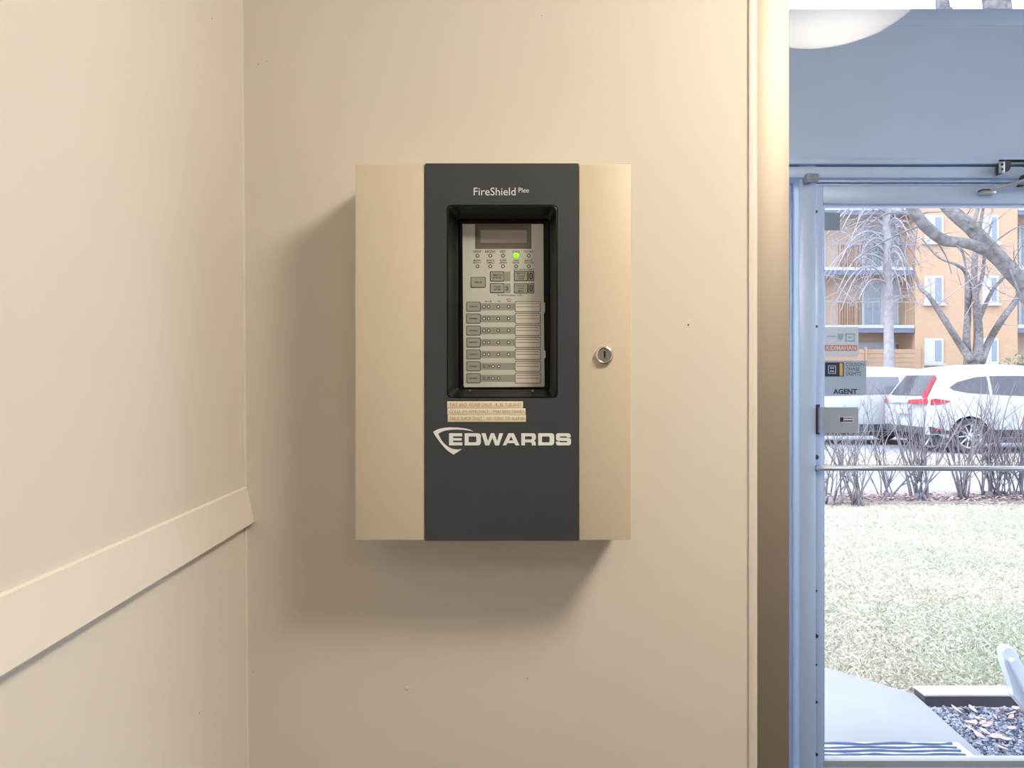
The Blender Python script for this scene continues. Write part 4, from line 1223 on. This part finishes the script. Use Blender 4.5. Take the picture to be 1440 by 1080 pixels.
# ------------------------------------------------------------------ parked cars
def make_car(label):
    """car in its own axes: rear bumper at x = 0, nose at x = 4.55, near flank at y = 0, far flank at y = 1.84"""
    t = tag(empty('white_car', (0, 0, 0)), label, 'car', 'white cars parked along the street')
    Wd = 1.84
    yc = Wd / 2
    def lerp_tab(tab, x):
        if x <= tab[0][0]: return tab[0][1]
        for (a0, v0), (a1, v1) in zip(tab, tab[1:]):
            if x <= a1: return v0 + (v1 - v0) * (x - a0) / (a1 - a0)
        return tab[-1][1]
    top = [(0, 0.92), (0.03, 1.02), (0.10, 1.12), (0.22, 1.30), (0.36, 1.50), (0.46, 1.60), (0.62, 1.645), (1.0, 1.68), (1.7, 1.70), (2.3, 1.665), (2.75, 1.56), (3.2, 1.26), (3.42, 1.10), (3.6, 1.06), (4.1, 0.98), (4.4, 0.86), (4.55, 0.66)]
    wx, fx, wr = 0.78, 3.46, 0.39
    def bot(x):
        zb = 0.30 if 0.25 < x < 4.3 else 0.36
        for c in (wx, fx):
            if abs(x - c) < wr: zb = max(zb, 0.34 + math.sqrt(wr * wr - (x - c) ** 2))
        return zb
    def hw(z):
        if z < 0.55: return 0.88 + 0.04 * (z - 0.3) / 0.25
        if z < 0.98: return 0.92
        return 0.92 - 0.235 * ((z - 0.98) / 0.72) ** 1.15
    def plan(x):
        if x < 0.5: return 1 - 0.10 * ((0.5 - x) / 0.5) ** 2
        if x > 3.9: return 1 - 0.16 * ((x - 3.9) / 0.65) ** 2
        return 1
    xs = sorted(set([0, 0.015, 0.03, 0.06, 0.10, 0.16, 0.22, 0.29, 0.36, 0.41, 0.46, 0.54, 0.62, 1.0, 1.25, 1.5, 1.7, 2.0, 2.3, 2.55, 2.75, 2.95, 3.2, 3.42, 3.6, 3.9, 4.1, 4.25, 4.4, 4.5, 4.55] +
                    [round(c + wr * math.sin(math.radians(a_)), 3) for c in (wx, fx) for a_ in (-90, -75, -55, -30, 0, 30, 55, 75, 90)]))
    NZ, NT = 12, 8
    bm = bmesh.new()
    side = {-1: [], 1: []}
    for x in xs:
        zb, zt = bot(x), lerp_tab(top, x)
        for sg in (-1, 1):
            side[sg].append([bm.verts.new((x, yc + sg * hw(zb + (zt - zb) * k / NZ) * plan(x), zb + (zt - zb) * k / NZ)) for k in range(NZ + 1)])
    tops = []
    for i, x in enumerate(xs):
        a_, b2 = side[-1][i][NZ].co, side[1][i][NZ].co
        row = [side[-1][i][NZ]]
        for k in range(1, NT):
            u = k / NT
            row.append(bm.verts.new((x - (0.05 * math.sin(math.pi * u) if x < 0.6 else 0), a_.y + (b2.y - a_.y) * u, a_.z + 0.045 * math.sin(math.pi * u) ** 0.8)))
        row.append(side[1][i][NZ])
        tops.append(row)
    for i in range(len(xs) - 1):
        for sg in (-1, 1):
            for k in range(NZ):
                bm.faces.new((side[sg][i][k], side[sg][i + 1][k], side[sg][i + 1][k + 1], side[sg][i][k + 1]))
        for k in range(NT):
            bm.faces.new((tops[i][k], tops[i + 1][k], tops[i + 1][k + 1], tops[i][k + 1]))
    for e in (0, len(xs) - 1):
        for k in range(NZ):
            if k < NZ:
                bm.faces.new((side[-1][e][k], side[1][e][k], side[1][e][k + 1], side[-1][e][k + 1]))
        bm.faces.new(tops[e])
    done('body', bm, M['car'], t, smooth=True)
    # underside
    bm = bmesh.new(); add_box(bm, 0.2, 4.35, 0.14, Wd - 0.14, 0.2, 0.56); done('underbody', bm, M['car_trim'], t)
    # side windows (each flank)
    def flank_panel(pts, sg, m, name, off=0.008, par=None):
        bm = bmesh.new()
        # dense outline on the curved flank, fanned from the middle
        cx = sum(p[0] for p in pts) / len(pts); cz = sum(p[1] for p in pts) / len(pts)
        def pt(x, z): return (x, yc + sg * (hw(z) * plan(x) + off), z)
        oc = bm.verts.new(pt(cx, cz))
        ov = []
        for i in range(len(pts)):
            (xa, za), (xb_, zb_) = pts[i], pts[(i + 1) % len(pts)]
            for k in range(3):
                ov.append(bm.verts.new(pt(xa + (xb_ - xa) * k / 3, za + (zb_ - za) * k / 3)))
        for i in range(len(ov)):
            f = bm.faces.new((oc, ov[i], ov[(i + 1) % len(ov)]))
        ext = bmesh.ops.solidify(bm, geom=bm.faces[:], thickness=0.01)
        return done(name, bm, m, par or t)
    for sg in (-1, 1):
        flank_panel([(0.42, 1.27), (0.60, 1.38), (0.95, 1.47), (1.18, 1.49), (1.18, 1.14), (0.75, 1.17), (0.5, 1.22)], sg, M['car_glass'], 'side_window')
        flank_panel([(1.24, 1.495), (1.8, 1.50), (2.02, 1.49), (2.02, 1.10), (1.24, 1.135)], sg, M['car_glass'], 'side_window')
        flank_panel([(2.08, 1.485), (2.45, 1.44), (2.95, 1.20), (3.02, 1.07), (2.08, 1.095)], sg, M['car_glass'], 'side_window')
        flank_panel([(1.18, 0.46), (3.05, 0.46), (3.05, 0.31), (1.18, 0.31)], sg, M['car_trim'], 'sill_cladding', 0.012)
        flank_panel([(0.03, 0.52), (0.42, 0.43), (0.40, 0.37), (0.06, 0.38)], sg, M['car_trim'], 'bumper_cladding', 0.012)
        flank_panel([(0.06, 1.04), (0.14, 1.06), (0.42, 1.01), (0.28, 0.95), (0.05, 0.93)], sg, M['tail'], 'tail_lamp', 0.012)
        flank_panel([(0.10, 0.50), (0.26, 0.46), (0.26, 0.43), (0.11, 0.46)], sg, M['tail'], 'rear_reflector', 0.018)
    # tailgate: glass and lamps follow the sloping rear
    inv = [(z, x) for x, z in top[:7]]
    def gate_panel(pts, m, name, off=0.012):
        bm = bmesh.new()
        def gp_(y, z):
            u = (y - 0.1) / (Wd - 0.2)
            return (lerp_tab(inv, z) - off - 0.10 * math.sin(math.pi * min(max(u, 0), 1)) ** 0.8, y, z)
        NY, NZ_ = 10, 5
        (y0_, z0_), (y1_, z1_), (y2_, z2_), (y3_, z3_) = pts
        g = []
        for j in range(NZ_ + 1):
            t_ = j / NZ_
            row = []
            for i in range(NY + 1):
                w = i / NY
                ya = y0_ + (y1_ - y0_) * w; za = z0_ + (z1_ - z0_) * w
                yb2 = y3_ + (y2_ - y3_) * w; zb_ = z3_ + (z2_ - z3_) * w
                row.append(bm.verts.new(gp_(ya + (yb2 - ya) * t_, za + (zb_ - za) * t_)))
            g.append(row)
        for j in range(NZ_):
            for i in range(NY): bm.faces.new((g[j][i], g[j][i + 1], g[j + 1][i + 1], g[j + 1][i]))
        bmesh.ops.solidify(bm, geom=bm.faces[:], thickness=0.008)
        return done(name, bm, m, t)
    gate_panel([(0.34, 1.52), (Wd - 0.34, 1.52), (Wd - 0.22, 1.12), (0.22, 1.12)], M['car_glass'], 'rear_window')
    for f in (lambda y: y, lambda y: Wd - y):
        if f(0) == 0: gate_panel([(f(0.28), 1.50), (f(0.36), 1.50), (f(0.30), 1.08), (f(0.16), 1.06)], M['tail'], 'tail_lamp', 0.03)
        gate_panel([(f(0.08), 1.06), (f(0.60 if f(0) == 0 else 0.26), 1.03), (f(0.62 if f(0) == 0 else 0.26), 0.95), (f(0.08), 0.94)], M['tail'], 'tail_lamp', 0.035)
    bm = bmesh.new(); add_box(bm, -0.075, 0.10, 0.16, Wd - 0.16, 0.37, 0.50, 0.01); done('rear_bumper', bm, M['car_trim'], t)
    bm = bmesh.new(); add_box(bm, -0.068, 0.02, yc - 0.27, yc + 0.27, 0.74, 0.87, 0.005); done('number_plate', bm, M['bwhite'], t)
    # wheels
    for cx, wn_ in ((wx, 0), (fx, 0)):
        for sg, y0 in ((-1, 0.01), (1, Wd - 0.01)):
            c = Vector((cx, y0, 0.34))
            bm = bmesh.new()
            prof = [(0.225, 0.0), (0.30, -0.012), (0.335, 0.0), (0.342, 0.05), (0.342, 0.17), (0.30, 0.2)]
            rings = [[bm.verts.new((c.x + r * math.cos(2 * math.pi * k / 28), c.y - sg * d, c.z + r * math.sin(2 * math.pi * k / 28))) for k in range(28)] for r, d in prof]
            for i in range(len(rings) - 1): bridge(bm, rings[i], rings[i + 1])
            bm.faces.new(rings[-1])
            w = done('wheel', bm, M['tyre'], t, smooth=True)
            bm = bmesh.new()
            rings = [[bm.verts.new((c.x + r * math.cos(2 * math.pi * k / 28), c.y - sg * d, c.z + r * math.sin(2 * math.pi * k / 28))) for k in range(28)] for r, d in ((0.235, -0.004), (0.225, 0.0), (0.215, 0.02), (0.2, 0.05))]
            for i in range(len(rings) - 1): bridge(bm, rings[i], rings[i + 1])
            for k in range(10):
                a_ = 2 * math.pi * k / 10
                add_tube(bm, [c + Vector((0.04 * math.cos(a_), -sg * 0.008, 0.04 * math.sin(a_))), c + Vector((0.215 * math.cos(a_ + 0.1), -sg * 0.006, 0.215 * math.sin(a_ + 0.1)))], [0.016, 0.012], 4)
            add_tube(bm, [c + Vector((0, sg * 0.004, 0)), c + Vector((0, -sg * 0.03, 0))], 0.045, 14)
            done('alloy_rim', bm, M['alloy'], w)
    return t
def place(root, loc, rz):
    root.location = loc
    root.rotation_euler = (0, 0, rz)
def copy_tree(o, parent=None):
    c = o.copy()
    C.objects.link(c)
    c.parent = parent
    for ch in list(o.children): copy_tree(ch, c)
    return c
car = make_car('white hatchback with red tail lamps parked behind the bare hedge')
car2 = copy_tree(car)
car2['label'] = 'white car mostly hidden behind the stickers, left of the hatchback'
place(car, (8.02, 14.75, 0.02), 0)
place(car2, (9.75, 18.6, 0.02), math.pi)

# ------------------------------------------------------------------ apartment building
BY = 34.0
bld = tag(empty('apartment_building', (P(1330, 0, BY).x, BY, 0.1)), 'peach brick apartment building with balconies across the street', 'building')
def bx(px): return (px - 720) * BY / F
def bz_(py): return CAMZ - (py - 540) * BY / F
XL = bx(1287)
XR2 = bx(1431)
box('brick_wing', XL, XR2, BY, BY + 9, 0.0, 10.6, M['brick'], bld)
box('recess_wall', -2.0, XL, BY + 1.5, BY + 9, 0.0, 10.6, M['brick_in'], bld)
box('recess_wall', XR2, XR2 + 6, BY + 1.5, BY + 9, 0.0, 10.6, M['brick_in'], bld)
box('brick_wing', XR2 + 6, XR2 + 12, BY, BY + 9, 0.0, 10.6, M['brick'], bld)
box('roof_edge', -2.2, XR2 + 12.2, BY - 0.15, BY + 9.2, 10.6, 10.85, M['slab'], bld)
def bwindow(x0, x1, z0, z1, y, split=0.5):
    w = box('window', x0, x1, y - 0.05, y + 0.02, z0, z1, M['bwhite'], bld)
    f = 0.09
    xm = x0 + (x1 - x0) * split
    box('pane', x0 + f, xm - f * 0.5, y - 0.06, y - 0.045, z0 + f, z1 - f, M['curtain'], w)
    box('pane', xm + f * 0.5, x1 - f, y - 0.06, y - 0.045, z0 + f, z1 - f, M['bglass'], w)
    box('sill', x0 - 0.08, x1 + 0.08, y - 0.14, y, z0 - 0.1, z0, M['slab'], w)
for zt, zb in ((476, 511), (388, 427), (303, 341)):
    bwindow(bx(1299.5), bx(1326), bz_(zb), bz_(zt), BY)
    bwindow(bx(1381), bx(1403.5), bz_(zb), bz_(zt), BY)
# balconies on the recessed left part: slab (pale edge, slate fascia), rail, glazed door, wood siding
def balcony(x0, x1, ztop, y):
    sl = box('balcony_slab', x0, x1, y, y + 1.5, ztop - 0.14, ztop, M['slab'], bld)
    box('fascia', x0, x1, y + 0.02, y + 0.12, ztop - 0.34, ztop - 0.14, M['slab_dark'], sl)
    rl = box('balcony_rail', x0, x1, y + 0.05, y + 0.09, ztop + 1.0, ztop + 1.035, M['rail'], bld)
    n = int((x1 - x0) / 0.35)
    for i in range(n + 1):
        xx = x0 + (x1 - x0) * i / n
        box('baluster', xx - 0.008, xx + 0.008, y + 0.06, y + 0.08, ztop, ztop + 1.0, M['rail'], rl)
def patio(x0, x1, z0, z1, y):
    d = box('patio_door', x0, x1, y - 0.06, y + 0.02, z0, z1, M['bwhite'], bld)
    xm = (x0 + x1) / 2
    box('pane', x0 + 0.14, xm - 0.08, y - 0.075, y - 0.05, z0 + 0.15, z1 - 0.12, M['bglass'], d)
    box('pane', xm + 0.08, x1 - 0.14, y - 0.075, y - 0.05, z0 + 0.15, z1 - 0.12, M['curtain'], d)
RY = BY + 1.5
def rx(px): return (px - 720) * RY / F
for zt in (457, 375.5, 291):
    balcony(bx(1100), XL - 0.02, bz_(zt), BY)
    balcony(XR2 + 0.02, XR2 + 5.9, bz_(zt), BY)
    zf = bz_(zt)
    patio(rx(1211), rx(1269), zf, zf + 2.15, RY)
    patio(rx(1120), rx(1160), zf, zf + 2.15, RY)
    bwindow(rx(1274), rx(1285), zf + 0.4, zf + 2.0, RY)
    for k in range(9):
        x = rx(1179) + k * (rx(1210) - rx(1179)) / 9
        box('siding_board', x + 0.01, x + (rx(1210) - rx(1179)) / 9 - 0.01, RY - 0.05, RY, zf, zf + 1.25, M['siding'], bld)
    patio(XR2 + 1.0, XR2 + 3.2, zf, zf + 2.15, RY)
bwindow(rx(1200), rx(1245), bz_(491), bz_(479), RY, 0.62)
bwindow(rx(1250), rx(1266), bz_(491), bz_(479), RY)
bwindow(rx(1276), rx(1285), bz_(491), bz_(479), RY)

# board fence in front of the recess
fn = tag(empty('board_fence', (bx(1250), 33.2, 0.1)), 'orange horizontal board fence below the balconies of the apartment building', 'fence')
for x0, x1 in ((bx(1120), bx(1205)), (bx(1206), bx(1240)), (bx(1241), bx(1284))):
    for k in range(14):
        z = 0.15 + k * 0.195
        box('board', x0 + 0.02, x1 - 0.02, 33.2, 33.235, z, z + 0.18, M['fence'], fn)
    box('post', x0 - 0.04, x0 + 0.04, 33.15, 33.25, 0.1, 2.95, M['fence'], fn)
box('post', bx(1284) - 0.04, bx(1284) + 0.04, 33.15, 33.25, 0.1, 2.95, M['fence'], fn)
